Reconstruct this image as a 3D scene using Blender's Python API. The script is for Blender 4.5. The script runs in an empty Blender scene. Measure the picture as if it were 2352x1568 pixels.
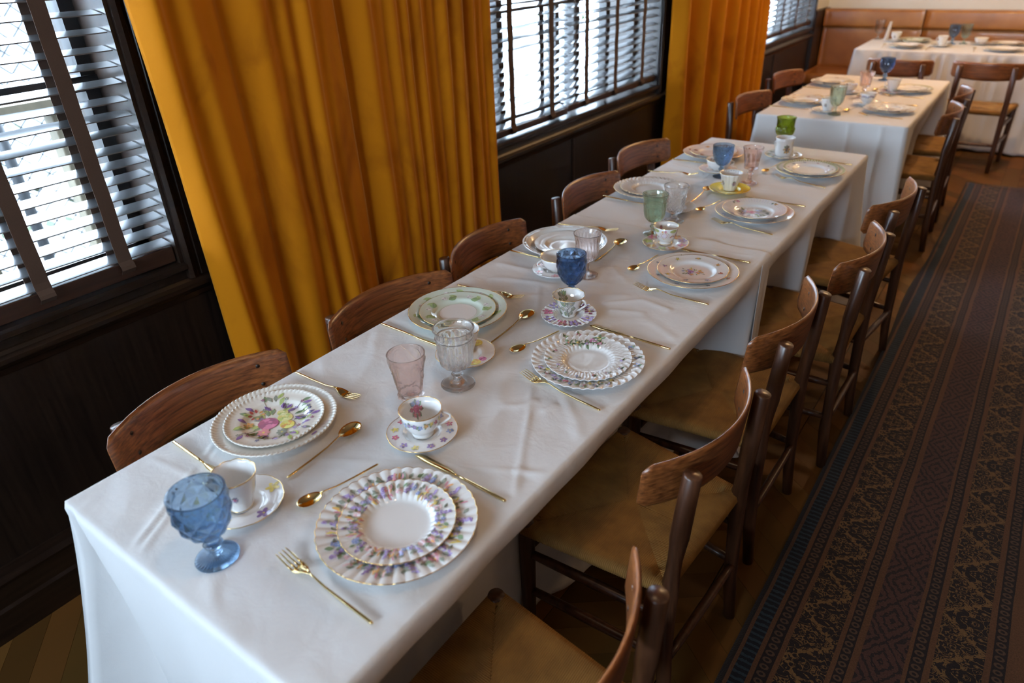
import bpy, math, random
from math import sin, cos, pi, sqrt, exp, atan2, hypot
from mathutils import Vector, Matrix, noise

R_ = random.Random(11)
S = bpy.context.scene
C = S.collection

# ---------------------------------------------------------------- camera, world, lights, exposure
CZ = 1.64
cam_d = bpy.data.cameras.new('camera')
cam = bpy.data.objects.new('camera', cam_d); C.objects.link(cam)
ROWS = ((0.80894244, 0.58657215, -0.03930942), (-0.26399997, 0.42219917, 0.86720925), (-0.52527720, 0.69114468, -0.49638986))
m = Matrix(((ROWS[0][0], ROWS[1][0], -ROWS[2][0], 0), (ROWS[0][1], ROWS[1][1], -ROWS[2][1], 0),
            (ROWS[0][2], ROWS[1][2], -ROWS[2][2], CZ), (0, 0, 0, 1)))
cam.matrix_world = m
cam_d.sensor_width = 36; cam_d.lens = 36 * 1584.654 / 2352
cam_d.clip_start = 0.05
cam_d.dof.use_dof = True; cam_d.dof.focus_distance = 1.75; cam_d.dof.aperture_fstop = 2.7
S.camera = cam
S.view_settings.view_transform = 'Standard'; S.view_settings.look = 'None'
S.view_settings.gamma = 1; S.view_settings.use_curve_mapping = False
S.view_settings.exposure = 0.32
cy = S.cycles
cy.max_bounces = 10; cy.transmission_bounces = 10; cy.glossy_bounces = 4; cy.diffuse_bounces = 4; cy.transparent_max_bounces = 12
cy.sample_clamp_indirect = 6; cy.blur_glossy = 0.5
cy.use_denoising = True

w = bpy.data.worlds.new('sky'); S.world = w; w.use_nodes = True
bg = w.node_tree.nodes['Background']
bg.inputs[0].default_value = (0.62, 0.80, 1.0, 1); bg.inputs[1].default_value = 34.0

def portal(loc, rot, sx, sy):
    l = bpy.data.lights.new('window_portal', 'AREA'); l.shape = 'RECTANGLE'; l.size = sx; l.size_y = sy
    l.cycles.is_portal = True
    o = bpy.data.objects.new('window_portal', l); C.objects.link(o); o.location = loc; o.rotation_euler = rot
portal((-2.2, -0.2, 1.65), (0, -pi / 2, 0), 1.6, 2.4)
portal((-2.2, 3.3, 1.65), (0, -pi / 2, 0), 1.6, 1.9)
portal((-2.2, 6.75, 1.65), (0, -pi / 2, 0), 1.6, 1.7)
portal((-0.75, -3.0, 1.85), (pi / 2, 0, 0), 1.9, 0.8)

def lamp(x, y, z, watt, col, r=0.05):
    l = bpy.data.lights.new('bulb', 'POINT'); l.energy = watt; l.color = col; l.shadow_soft_size = r
    o = bpy.data.objects.new('bulb', l); C.objects.link(o); o.location = (x, y, z)
WARM = (1.0, 0.62, 0.30)
lamp(-0.45, 0.60, 2.30, 8, (1.0, .66, .38), .03)
lamp(-0.55, 5.4, 2.6, 58, WARM)
lamp(-0.3, 6.7, 2.6, 40, WARM)
lamp(2.0, 1.6, 2.6, 14, WARM, .12)
lamp(1.9, 5.4, 2.3, 20, WARM, .12)

# ---------------------------------------------------------------- materials
def nt(name):
    mt = bpy.data.materials.new(name); mt.use_nodes = True
    return mt, mt.node_tree.nodes, mt.node_tree.links, mt.node_tree.nodes['Principled BSDF']

def simple(name, col, rough=0.5, metal=0.0, **kw):
    mt, N, L, b = nt(name)
    b.inputs['Base Color'].default_value = (*col, 1); b.inputs['Roughness'].default_value = rough; b.inputs['Metallic'].default_value = metal
    for k, v in kw.items(): b.inputs[k.replace('_', ' ')].default_value = v
    return mt

def noisy(name, c1, c2, scale=(1, 1, 1), nscale=5, rough=0.5, detail=4, bump=0.0, bdist=0.001, metal=0, lo=0.3, hi=0.7, **kw):
    mt, N, L, b = nt(name)
    tc = N.new('ShaderNodeTexCoord'); mp = N.new('ShaderNodeMapping'); mp.inputs['Scale'].default_value = scale
    nz = N.new('ShaderNodeTexNoise'); nz.inputs['Scale'].default_value = nscale; nz.inputs['Detail'].default_value = detail
    cr = N.new('ShaderNodeValToRGB'); cr.color_ramp.elements[0].color = (*c1, 1); cr.color_ramp.elements[1].color = (*c2, 1)
    cr.color_ramp.elements[0].position = lo; cr.color_ramp.elements[1].position = hi
    L.new(tc.outputs['Object'], mp.inputs[0]); L.new(mp.outputs[0], nz.inputs['Vector'])
    L.new(nz.outputs['Fac'], cr.inputs[0]); L.new(cr.outputs[0], b.inputs['Base Color'])
    b.inputs['Roughness'].default_value = rough; b.inputs['Metallic'].default_value = metal
    if bump:
        bp = N.new('ShaderNodeBump'); bp.inputs['Strength'].default_value = bump; bp.inputs['Distance'].default_value = bdist
        L.new(nz.outputs['Fac'], bp.inputs['Height']); L.new(bp.outputs[0], b.inputs['Normal'])
    for k, v in kw.items(): b.inputs[k.replace('_', ' ')].default_value = v
    return mt

M = {}
M['walnut'] = noisy('walnut', (0.075, 0.019, 0.004), (0.29, 0.095, 0.024), (30, 1.6, 60), 3.0, 0.36, 7, 0.06, 0.0004, Coat_Weight=0.4, Coat_Roughness=0.25)
M['walnut_leg'] = noisy('walnut_leg', (0.035, 0.012, 0.005), (0.11, 0.042, 0.018), (24, 24, 1.5), 3, 0.35, 5, 0.1, 0.0005, Coat_Weight=0.2, Coat_Roughness=0.25)
M['dowel'] = simple('dark_dowel', (0.02, 0.010, 0.006), 0.5)
M['cord'] = noisy('paper_cord', (0.20, 0.095, 0.018), (0.30, 0.15, 0.030), (6, 6, 6), 3, 0.8, 2)
M['dark_panel'] = noisy('dark_stained_oak', (0.0075, 0.0042, 0.003), (0.018, 0.010, 0.0065), (30, 30, 1.2), 3, 0.38, 6, 0.3, 0.0006)
M['dark_trim'] = noisy('dark_trim', (0.008, 0.0045, 0.003), (0.020, 0.010, 0.006), (25, 1.5, 25), 3, 0.3, 5, 0.12, 0.0005, Coat_Weight=0.2, Coat_Roughness=0.2)
M['brown_rail'] = noisy('brown_rail', (0.022, 0.009, 0.005), (0.045, 0.018, 0.009), (25, 2, 25), 3, 0.4, 4)
M['slat'] = simple('slat_gloss', (0.21, 0.215, 0.225), 0.30, 0.7, Coat_Weight=1.0, Coat_Roughness=0.12, Coat_IOR=1.6)
M['tape'] = noisy('ladder_tape', (0.060, 0.034, 0.022), (0.085, 0.050, 0.033), (300, 300, 300), 4, 0.9, 2)
M['cream_wall'] = noisy('cream_plaster', (0.70, 0.68, 0.60), (0.74, 0.72, 0.64), (1, 1, 1), 3, 0.8, 3)
M['ceiling'] = simple('ceiling_paint', (0.30, 0.25, 0.20), 0.85)
M['other_wall'] = noisy('brown_wall', (0.10, 0.06, 0.035), (0.14, 0.085, 0.05), (1, 1, 1), 2, 0.7, 3)
M['gold'] = simple('gold_cutlery', (0.80, 0.60, 0.28), 0.12, 1.0)
M['gilt'] = simple('gilt_line', (0.80, 0.55, 0.22), 0.2, 1.0)
M['silver_rim'] = simple('white_rim', (0.92, 0.92, 0.92), 0.1)
M['frame_metal'] = simple('window_frame_dark', (0.018, 0.017, 0.018), 0.35)
M['concrete'] = noisy('pale_concrete', (0.09, 0.09, 0.09), (0.15, 0.15, 0.148), (1, 1, 1), 2, 0.9, 4)
M['tan_post'] = noisy('tan_timber', (0.060, 0.048, 0.028), (0.09, 0.072, 0.044), (8, 8, 1), 3, 0.8, 3)
M['grey_post'] = simple('grey_steel', (0.012, 0.013, 0.015), 0.5)
M['building'] = noisy('white_render', (0.12, 0.125, 0.14), (0.15, 0.155, 0.165), (1, 1, 1), 1, 0.9, 2)
M['leaf'] = noisy('shrub_leaf', (0.012, 0.024, 0.004), (0.030, 0.046, 0.009), (1, 1, 1), 9, 0.6, 2)
M['yellow_leaf'] = noisy('yellow_flower', (0.12, 0.10, 0.02), (0.2, 0.17, 0.03), (1, 1, 1), 9, 0.6, 2)
M['leather'] = noisy('tan_leather', (0.22, 0.072, 0.011), (0.33, 0.12, 0.021), (1, 1, 1), 6, 0.36, 6, 0.08, 0.002, Coat_Weight=0.15)
M['dark_under'] = simple('dark_plinth', (0.012, 0.008, 0.006), 0.6)
M['window_glass'] = simple('window_glass', (1, 1, 1), 0.0, 0, Transmission_Weight=1.0, IOR=1.0)
M['tabletop'] = noisy('table_wood', (0.09, 0.045, 0.02), (0.18, 0.09, 0.04), (12, 1, 12), 3, 0.5, 4)

def velvet():
    mt, N, L, b = nt('mustard_velvet')
    tc = N.new('ShaderNodeTexCoord'); mp = N.new('ShaderNodeMapping'); mp.inputs['Scale'].default_value = (1, 1.6, 0.8)
    nz = N.new('ShaderNodeTexNoise'); nz.inputs['Scale'].default_value = 3.2; nz.inputs['Detail'].default_value = 5; nz.inputs['Roughness'].default_value = 0.55
    nz.inputs['Distortion'].default_value = 0.6
    cr = N.new('ShaderNodeValToRGB')
    e = cr.color_ramp.elements; e[0].position = 0.34; e[0].color = (0.38, 0.115, 0.001, 1); e[1].position = 0.50; e[1].color = (0.52, 0.175, 0.002, 1)
    x = e.new(0.26); x.color = (0.24, 0.065, 0.001, 1)
    L.new(tc.outputs['Object'], mp.inputs[0]); L.new(mp.outputs[0], nz.inputs['Vector']); L.new(nz.outputs['Fac'], cr.inputs[0])
    L.new(cr.outputs[0], b.inputs['Base Color'])
    b.inputs['Roughness'].default_value = 0.85; b.inputs['Sheen Weight'].default_value = 0.8; b.inputs['Sheen Roughness'].default_value = 0.3
    b.inputs['Sheen Tint'].default_value = (1.0, 0.78, 0.36, 1); b.inputs['Specular IOR Level'].default_value = 0.15
    tl = N.new('ShaderNodeBsdfTranslucent'); L.new(cr.outputs[0], tl.inputs['Color'])
    mx = N.new('ShaderNodeMixShader'); mx.inputs[0].default_value = 0.10
    out = N['Material Output']
    L.new(b.outputs[0], mx.inputs[1]); L.new(tl.outputs[0], mx.inputs[2]); L.new(mx.outputs[0], out.inputs[0])
    nb = N.new('ShaderNodeTexNoise'); nb.inputs['Scale'].default_value = 900
    bp = N.new('ShaderNodeBump'); bp.inputs['Strength'].default_value = 0.25; bp.inputs['Distance'].default_value = 0.0006
    L.new(tc.outputs['Object'], nb.inputs['Vector']); L.new(nb.outputs['Fac'], bp.inputs['Height']); L.new(bp.outputs[0], b.inputs['Normal'])
    return mt
M['velvet'] = velvet()

def linen():
    mt, N, L, b = nt('white_linen')
    tc = N.new('ShaderNodeTexCoord')
    b.inputs['Base Color'].default_value = (0.80, 0.79, 0.78, 1); b.inputs['Roughness'].default_value = 0.72
    b.inputs['Sheen Weight'].default_value = 0.15; b.inputs['Specular IOR Level'].default_value = 0.3
    n1 = N.new('ShaderNodeTexNoise'); n1.inputs['Scale'].default_value = 17; n1.inputs['Detail'].default_value = 6; n1.inputs['Distortion'].default_value = 0.4
    mp = N.new('ShaderNodeMapping'); mp.inputs['Scale'].default_value = (240, 1900, 240)
    mp2 = N.new('ShaderNodeMapping'); mp2.inputs['Scale'].default_value = (1900, 240, 240)
    n2 = N.new('ShaderNodeTexNoise'); n2.inputs['Scale'].default_value = 1; n2.inputs['Detail'].default_value = 1
    n3 = N.new('ShaderNodeTexNoise'); n3.inputs['Scale'].default_value = 1; n3.inputs['Detail'].default_value = 1
    L.new(tc.outputs['Object'], n1.inputs['Vector']); L.new(tc.outputs['Object'], mp.inputs[0]); L.new(tc.outputs['Object'], mp2.inputs[0])
    L.new(mp.outputs[0], n2.inputs['Vector']); L.new(mp2.outputs[0], n3.inputs['Vector'])
    ad = N.new('ShaderNodeMath'); ad.operation = 'ADD'; L.new(n2.outputs['Fac'], ad.inputs[0]); L.new(n3.outputs['Fac'], ad.inputs[1])
    b1 = N.new('ShaderNodeBump'); b1.inputs['Strength'].default_value = 0.55; b1.inputs['Distance'].default_value = 0.0050
    b2 = N.new('ShaderNodeBump'); b2.inputs['Strength'].default_value = 0.4; b2.inputs['Distance'].default_value = 0.0003
    L.new(n1.outputs['Fac'], b1.inputs['Height']); L.new(ad.outputs[0], b2.inputs['Height']); L.new(b1.outputs[0], b2.inputs['Normal'])
    L.new(b2.outputs[0], b.inputs['Normal'])
    tl = N.new('ShaderNodeBsdfTranslucent'); tl.inputs['Color'].default_value = (0.8, 0.79, 0.77, 1)
    mx = N.new('ShaderNodeMixShader'); mx.inputs[0].default_value = 0.12
    L.new(b.outputs[0], mx.inputs[1]); L.new(tl.outputs[0], mx.inputs[2]); L.new(mx.outputs[0], N['Material Output'].inputs[0])
    return mt
M['linen'] = linen()

def attr_mat(name, rough, coat):
    mt, N, L, b = nt(name)
    a = N.new('ShaderNodeAttribute'); a.attribute_name = 'Col'
    L.new(a.outputs['Color'], b.inputs['Base Color']); b.inputs['Roughness'].default_value = rough
    b.inputs['Coat Weight'].default_value = coat; b.inputs['Coat Roughness'].default_value = 0.04
    return mt
M['china'] = attr_mat('glazed_china', 0.13, 0.6)
M['floor'] = attr_mat('oak_parquet', 0.5, 0.0); M['floor'].node_tree.nodes['Principled BSDF'].inputs['Specular IOR Level'].default_value = 0.08; M['floor'].node_tree.nodes['Principled BSDF'].inputs['Coat Weight'].default_value = 0

def glass(name, col, dens=1.0):
    mt, N, L, b = nt(name)
    b.inputs['Base Color'].default_value = (*col, 1); b.inputs['Transmission Weight'].default_value = 1.0
    b.inputs['Roughness'].default_value = 0.0; b.inputs['IOR'].default_value = 1.48
    tr = N.new('ShaderNodeBsdfTransparent'); tr.inputs['Color'].default_value = (*col, 1)
    mx = N.new('ShaderNodeMixShader'); mx.inputs[0].default_value = 0.18
    L.new(b.outputs[0], mx.inputs[1]); L.new(tr.outputs[0], mx.inputs[2]); L.new(mx.outputs[0], N['Material Output'].inputs[0])
    return mt
M['blue_glass'] = glass('blue_glass', (0.46, 0.62, 0.80))
M['navy_glass'] = glass('deep_blue_glass', (0.28, 0.42, 0.62))
M['pink_glass'] = glass('pink_glass', (0.985, 0.87, 0.84))
M['mauve_glass'] = glass('pale_mauve_glass', (0.985, 0.925, 0.91))
M['clear_glass'] = glass('clear_glass', (1, 1, 1))
M['sage_glass'] = glass('sage_glass', (0.76, 0.87, 0.74))
M['olive_glass'] = glass('olive_glass', (0.50, 0.58, 0.10))
M['teal_glass'] = glass('teal_glass', (0.80, 0.94, 0.89))

def rug_mat():
    mt, N, L, b = nt('woven_rug')
    tc = N.new('ShaderNodeTexCoord'); sp = N.new('ShaderNodeSeparateXYZ'); L.new(tc.outputs['Object'], sp.inputs[0])
    def mth(op, a, bb=None, c=None):
        n = N.new('ShaderNodeMath'); n.operation = op
        for i, v in enumerate((a, bb, c)):
            if v is None: continue
            if isinstance(v, (int, float)): n.inputs[i].default_value = v
            else: L.new(v, n.inputs[i])
        return n.outputs[0]
    def ramp(fac, stops, interp='CONSTANT'):
        r = N.new('ShaderNodeValToRGB'); r.color_ramp.interpolation = interp
        el = r.color_ramp.elements
        el[0].position = stops[0][0]; el[0].color = (*stops[0][1], 1); el[1].position = stops[1][0]; el[1].color = (*stops[1][1], 1)
        for p, c in stops[2:]:
            x = el.new(p); x.color = (*c, 1)
        L.new(fac, r.inputs[0]); return r.outputs[0]
    W = 1.24
    # wobble the stripes a little, as hand weaving does
    nw = N.new('ShaderNodeTexNoise'); nw.inputs['Scale'].default_value = 5; nw.inputs['Detail'].default_value = 2; L.new(tc.outputs['Object'], nw.inputs['Vector'])
    xw = mth('ADD', sp.outputs['X'], mth('MULTIPLY', mth('SUBTRACT', nw.outputs['Fac'], 0.5), 0.008))
    half = mth('SUBTRACT', W / 2, mth('ABSOLUTE', xw))            # distance from the long edge
    u = mth('DIVIDE', half, W / 2)
    tan = (0.080, 0.038, 0.018); blk = (0.012, 0.008, 0.008); gold = (0.120, 0.068, 0.026); brick = (0.055, 0.026, 0.020); navy = (0.008, 0.009, 0.014); rosy = (0.062, 0.036, 0.022)
    def st(x): return x / (W / 2)
    D = [0, .010, .021, .058, .070, .102, .114, .219, .231, .259, .274, .373, .385, .415, .430, .536, .552, .583]
    kindb = ['k', 't', 'n', 't', 'd', 't', 'f', 't', 'd', 't', 'b', 't', 'd', 't', 'f', 't', 'd', 't']
    gc = {'k': blk, 't': tan, 'n': navy, 'd': blk, 'f': blk, 'b': brick}; mcx = {'k': blk, 't': tan, 'n': (0.020, 0.034, 0.046), 'd': rosy, 'f': gold, 'b': (0.018, 0.012, 0.012)}
    base = ramp(u, [(st(d), gc[k]) for d, k in zip(D, kindb)]); motif = ramp(u, [(st(d), mcx[k]) for d, k in zip(D, kindb)])
    ends = D[1:] + [.62]
    loc = []                                        # 0..1 across each band
    for d, e_ in zip(D, ends): loc += [(st(d) + 1e-4, (0, 0, 0)), (st(e_) - 1e-4, (1, 1, 1))]
    def locramp(which):
        pts = [(0.0, (.5, .5, .5))]
        for d, e_, k in zip(D, ends, kindb):
            if k in which: pts += [(st(d) - 1e-4, (0, 0, 0)), (st(d) + 1e-4, (0, 0, 0)), (st(e_), (1, 1, 1))]
        return ramp(u, pts, 'LINEAR')
    nv = N.new('ShaderNodeTexNoise'); nv.inputs['Scale'].default_value = 0.85; nv.inputs['Detail'].default_value = 1.6; nv.inputs['Distortion'].default_value = 1.4
    cv = N.new('ShaderNodeCombineXYZ')
    L.new(mth('MULTIPLY', half, 62.0), cv.inputs[0]); L.new(mth('MULTIPLY', mth('PINGPONG', sp.outputs['Y'], 0.095), 62.0), cv.inputs[1]); L.new(cv.outputs[0], nv.inputs['Vector'])
    jit = mth('MULTIPLY', mth('SUBTRACT', nv.outputs['Fac'], .5), .5)
    vf = locramp('f'); tri = mth('MULTIPLY', mth('PINGPONG', sp.outputs['Y'], 0.095), 1 / .095)
    stem = mth('LESS_THAN', mth('ABSOLUTE', mth('SUBTRACT', mth('ADD', vf, jit), tri)), .055)
    vine = mth('LESS_THAN', mth('ABSOLUTE', mth('SUBTRACT', nv.outputs['Fac'], 0.47)), 0.036)
    fl = mth('MAXIMUM', stem, vine)
    dv = mth('SUBTRACT', locramp('d'), .5); dy = mth('SUBTRACT', mth('FRACT', mth('MULTIPLY', sp.outputs['Y'], 42.0)), .5)
    rr_ = mth('SQRT', mth('ADD', mth('MULTIPLY', dv, dv), mth('MULTIPLY', dy, dy)))
    ring_ = mth('LESS_THAN', mth('ABSOLUTE', mth('SUBTRACT', rr_, .27)), .10)
    bv = mth('MULTIPLY', mth('ABSOLUTE', mth('SUBTRACT', locramp('b'), .5)), 2.0); by = mth('MULTIPLY', mth('PINGPONG', sp.outputs['Y'], 0.075), 1 / .075)
    dia = mth('LESS_THAN', mth('FRACT', mth('MULTIPLY', mth('ADD', mth('ADD', bv, by), jit), 2.2)), .36)
    tick = mth('LESS_THAN', mth('ABSOLUTE', mth('SUBTRACT', mth('FRACT', mth('ADD', mth('MULTIPLY', sp.outputs['Y'], 52.0), jit)), .5)), .2)
    def sel(k): return ramp(u, [(st(d), (1, 1, 1) if q == k else (0, 0, 0)) for d, q in zip(D, kindb)])
    acc = mth('MULTIPLY', sel('f'), fl)
    for k_, v_ in (('d', ring_), ('b', dia), ('n', tick)): acc = mth('ADD', acc, mth('MULTIPLY', sel(k_), v_))
    mc = N.new('ShaderNodeMix'); mc.data_type = 'RGBA'; L.new(acc, mc.inputs['Factor']); L.new(base, mc.inputs[6]); L.new(motif, mc.inputs[7])
    # end bands across the runner
    fine = N.new('ShaderNodeTexNoise'); fine.inputs['Scale'].default_value = 260; fine.inputs['Detail'].default_value = 2; L.new(tc.outputs['Object'], fine.inputs['Vector'])
    wear = N.new('ShaderNodeTexNoise'); wear.inputs['Scale'].default_value = 3; wear.inputs['Detail'].default_value = 4; L.new(tc.outputs['Object'], wear.inputs['Vector'])
    fm = mth('MULTIPLY', mth('ADD', mth('MULTIPLY', fine.outputs['Fac'], 1.1), 0.45), mth('ADD', mth('MULTIPLY', wear.outputs['Fac'], 0.6), 0.7))
    mu = N.new('ShaderNodeMix'); mu.data_type = 'RGBA'; mu.blend_type = 'MULTIPLY'; mu.inputs['Factor'].default_value = 1
    L.new(mc.outputs[2], mu.inputs[6])
    cmb = N.new('ShaderNodeCombineColor'); L.new(fm, cmb.inputs[0]); L.new(fm, cmb.inputs[1]); L.new(fm, cmb.inputs[2]); L.new(cmb.outputs[0], mu.inputs[7])
    L.new(mu.outputs[2], b.inputs['Base Color'])
    b.inputs['Roughness'].default_value = 0.95; b.inputs['Sheen Weight'].default_value = 0.1; b.inputs['Specular IOR Level'].default_value = 0.1
    bp = N.new('ShaderNodeBump'); bp.inputs['Strength'].default_value = 0.5; bp.inputs['Distance'].default_value = 0.002; L.new(fine.outputs['Fac'], bp.inputs['Height']); L.new(bp.outputs[0], b.inputs['Normal'])
    return mt
M['rug'] = rug_mat()

# ---------------------------------------------------------------- mesh helpers
class MB:
    def __init__(s): s.v = []; s.f = []; s.mi = []; s.c = []; s.sm = []
    def add(s, vs, fs, mi=0, col=(0.80, 0.79, 0.77), smooth=True):
        o = len(s.v); s.v += [tuple(p) for p in vs]
        for f in fs: s.f.append(tuple(i + o for i in f)); s.mi.append(mi); s.c.append(col); s.sm.append(smooth)
        return o
    def box(s, x0, x1, y0, y1, z0, z1, mi=0, col=(0.8, 0.8, 0.8)):
        s.add([(x0, y0, z0), (x1, y0, z0), (x1, y1, z0), (x0, y1, z0), (x0, y0, z1), (x1, y0, z1), (x1, y1, z1), (x0, y1, z1)],
              [(0, 3, 2, 1), (4, 5, 6, 7), (0, 1, 5, 4), (1, 2, 6, 5), (2, 3, 7, 6), (3, 0, 4, 7)], mi, col, False)
    def prism(s, prof, axis, a, b, mi=0, smooth=False):
        """extrude a closed 2-D profile along an axis ('x': profile is (y,z); 'y': (x,z); 'z': (x,y))"""
        n = len(prof)
        def P(p, t): return {'x': (t, p[0], p[1]), 'y': (p[0], t, p[1]), 'z': (p[0], p[1], t)}[axis]
        vs = [P(p, a) for p in prof] + [P(p, b) for p in prof]
        s.add(vs, [(i, (i + 1) % n, n + (i + 1) % n, n + i) for i in range(n)] + [tuple(range(n))[::-1], tuple(range(n, 2 * n))], mi, smooth=smooth)
    def tube(s, pts, rad, n=8, mi=0, up=(0, 0, 1), closed=False, flat=1.0, cap=True, col=(0.80, 0.79, 0.77)):
        """round tube along points; rad number or list; flat squashes it along the up direction"""
        P = [Vector(p) for p in pts]; k = len(P); vs = []
        for i, p in enumerate(P):
            if closed: d = P[(i + 1) % k] - P[i - 1]
            else: d = P[min(i + 1, k - 1)] - P[max(i - 1, 0)]
            d.normalize(); u = Vector(up); a = d.cross(u)
            if a.length < 1e-4: a = d.cross(Vector((1, 0, 0)))
            a.normalize(); bb = a.cross(d)
            r = rad[i] if isinstance(rad, (list, tuple)) else rad
            for j in range(n):
                t = 2 * pi * j / n
                vs.append(p + a * r * cos(t) + bb * r * flat * sin(t))
        fs = []
        for i in range(k if closed else k - 1):
            i2 = (i + 1) % k
            for j in range(n):
                j2 = (j + 1) % n; fs.append((i * n + j, i2 * n + j, i2 * n + j2, i * n + j2))
        if cap and not closed: fs += [tuple(range(n)), tuple(range((k - 1) * n, k * n))[::-1]]
        s.add(vs, fs, mi, col)
    def lathe(s, prof, n=48, mod=None, mi=0, col=(0.80, 0.79, 0.77), closed=False, colf=None):
        vs = []
        for i, (r, z) in enumerate(prof):
            for j in range(n):
                t = 2 * pi * j / n
                rr, zz = (r, z) if mod is None else mod(r, z, t, i)
                vs.append((rr * cos(t), rr * sin(t), zz))
        k = len(prof); o = len(s.v); s.v += vs
        for i in range(k if closed else k - 1):
            i2 = (i + 1) % k
            for j in range(n):
                j2 = (j + 1) % n
                s.f.append((o + i * n + j, o + i * n + j2, o + i2 * n + j2, o + i2 * n + j)); s.mi.append(mi); s.sm.append(True)
                s.c.append(colf(i, j) if colf else col)
    def build(s, name, mat, parent=None, loc=None, color=False, matrix=None):
        me = bpy.data.meshes.new(name); me.from_pydata(s.v, [], s.f)
        for mm in (mat if isinstance(mat, (list, tuple)) else [mat]): me.materials.append(mm)
        me.polygons.foreach_set('material_index', s.mi); me.polygons.foreach_set('use_smooth', s.sm)
        if color:
            at = me.color_attributes.new('Col', 'FLOAT_COLOR', 'CORNER'); buf = []
            for f, c in zip(s.f, s.c): buf += (*c, 1.0) * len(f)
            at.data.foreach_set('color', buf)
        me.update()
        o = bpy.data.objects.new(name, me); C.objects.link(o)
        if parent: o.parent = parent
        if loc: o.location = loc
        return o

def tag(o, label=None, cat=None, group=None, kind=None):
    if label: o['label'] = label
    if cat: o['category'] = cat
    if group: o['group'] = group
    if kind: o['kind'] = kind
    return o
def thing(name, label, cat, loc=(0, 0, 0), rz=0, group=None):
    o = bpy.data.objects.new(name, None); C.objects.link(o); o.location = loc; o.rotation_euler = (0, 0, rz)
    return tag(o, label, cat, group)
def struct(mb, name, mat, color=False): return tag(mb.build(name, mat, color=color), kind='structure')
def dup(root, loc, rz, label, group=None, scale=None):
    def cp(o, par):
        c = o.copy(); C.objects.link(c); c.parent = par
        for ch in o.children: cp(ch, c)
        return c
    r = cp(root, None); r.location = loc; r.rotation_euler = (0, 0, rz); r['label'] = label
    if group: r['group'] = group
    if scale: r.scale = scale
    return r
def sstep(a, b, x):
    t = min(1, max(0, (x - a) / (b - a))); return t * t * (3 - 2 * t)
def bevel(o, wd, seg=2):
    md = o.modifiers.new('bevel', 'BEVEL'); md.width = wd; md.segments = seg; md.limit_method = 'ANGLE'; md.angle_limit = 0.6
    for p in o.data.polygons: p.use_smooth = True
    md2 = o.modifiers.new('wn', 'WEIGHTED_NORMAL'); md2.keep_sharp = False
    return o

# ---------------------------------------------------------------- setting: floor, walls, ceiling
XW = -1.97
def build_floor():
    f = MB()
    f.box(-2.3, 4.6, -3.2, 8.4, -0.06, -0.004, 0, (0.012, 0.006, 0.004))
    def plank(poly, base):
        k = R_.uniform(0.62, 1.25); h = R_.uniform(-0.012, 0.012)
        col = ((base[0] + h) * k, base[1] * k, base[2] * k * 0.9)
        cx = sum(p[0] for p in poly) / len(poly); cyy = sum(p[1] for p in poly) / len(poly)
        # shrink a hair for the joint
        q = []
        for x, y in poly:
            d = hypot(x - cx, y - cyy); s_ = (d - 0.0022) / d if d else 1
            q.append((cx + (x - cx) * s_, cyy + (y - cyy) * s_))
        f.prism(q, 'z', -0.004, 0.0)
        n = len(f.f)
        for i in range(n - len(poly) - 2, n): f.c[i] = col
    oak = (0.110, 0.050, 0.0135)
    # chevron columns 0.40 wide, planks 0.10 wide, split by long border boards
    x = -2.3
    while x < 4.6:
        wcol = 0.34; s0 = 0.20
        for side in (0, 1):
            xa = x + side * wcol; xb = xa + wcol
            dy = 0.26 if side == 0 else -0.26
            y = -3.6
            while y < 8.8:
                plank([(xa, y), (xb, y + dy), (xb, y + dy + 0.105), (xa, y + 0.105)] if True else None, oak)
                y += 0.105
        x += 2 * wcol
        y = -3.2 + R_.uniform(0, 0.4)
        while y < 8.4:
            ln = R_.uniform(0.7, 1.1)
            plank([(x, y), (x + 0.10, y), (x + 0.10, y + ln), (x, y + ln)], oak); y += ln
        x += 0.10
    o = struct(f, 'floor', M['floor'], color=True)
build_floor()

def wall_left():
    w_ = MB()
    XO = -2.32
    w_.box(XO, XW, -3.2, 8.4, -0.05, 0.80)                    # wainscot
    for a, b in ((-3.2, -1.45), (0.962, 2.38), (4.21, 5.88), (7.585, 8.4)):
        w_.box(XO, XW, a, b, 0.80, 2.45, 0)
    w_.box(XO, XW, -3.2, 8.4, 2.45, 3.05, 0)
    # far corner pier and the strip of cream plaster beside the third window
    w_.box(XW, XW + 0.004, 7.66, 8.1, 0.99, 3.0, 1)
    # sill blocks under each window
    for a, b in ((-1.45, 0.962), (2.38, 4.21), (5.88, 7.585)):
        w_.box(XO, XW, a, b, 0.80, 0.826, 0)
    struct(w_, 'wall_left', [M['dark_panel'], M['cream_wall']])
    # panel joints on the wainscot
    t = MB()
    for y in (-0.9, 3.21, 6.55):
        t.prism([(XW - .002, y - .012), (XW + .005, y - .012), (XW + .008, y - .006), (XW + .008, y + .006), (XW + .005, y + .012), (XW - .002, y + .012)], 'z', 0.21, 0.765)
    struct(t, 'trim_1', M['dark_trim'])
    # chair rail moulding (whole length)
    t = MB()
    prof = [(XW - .01, .735), (XW + .006, .735), (XW + .010, .752), (XW + .022, .762), (XW + .030, .772), (XW + .030, .784), (XW + .018, .792), (XW + .010, .800), (XW - .01, .800)]
    t.prism(prof, 'y', -3.2, 7.62)
    struct(t, 'trim_2', M['dark_trim'])
    # baseboard, stepped
    t = MB()
    prof = [(XW - .01, 0), (XW + .028, 0), (XW + .028, .095), (XW + .022, .105), (XW + .018, .165), (XW + .024, .178), (XW + .016, .196), (XW + .010, .215), (XW - .01, .215)]
    t.prism(prof, 'y', -3.2, 7.6)
    struct(t, 'baseboard_left', M['dark_trim'])
wall_left()

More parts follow.
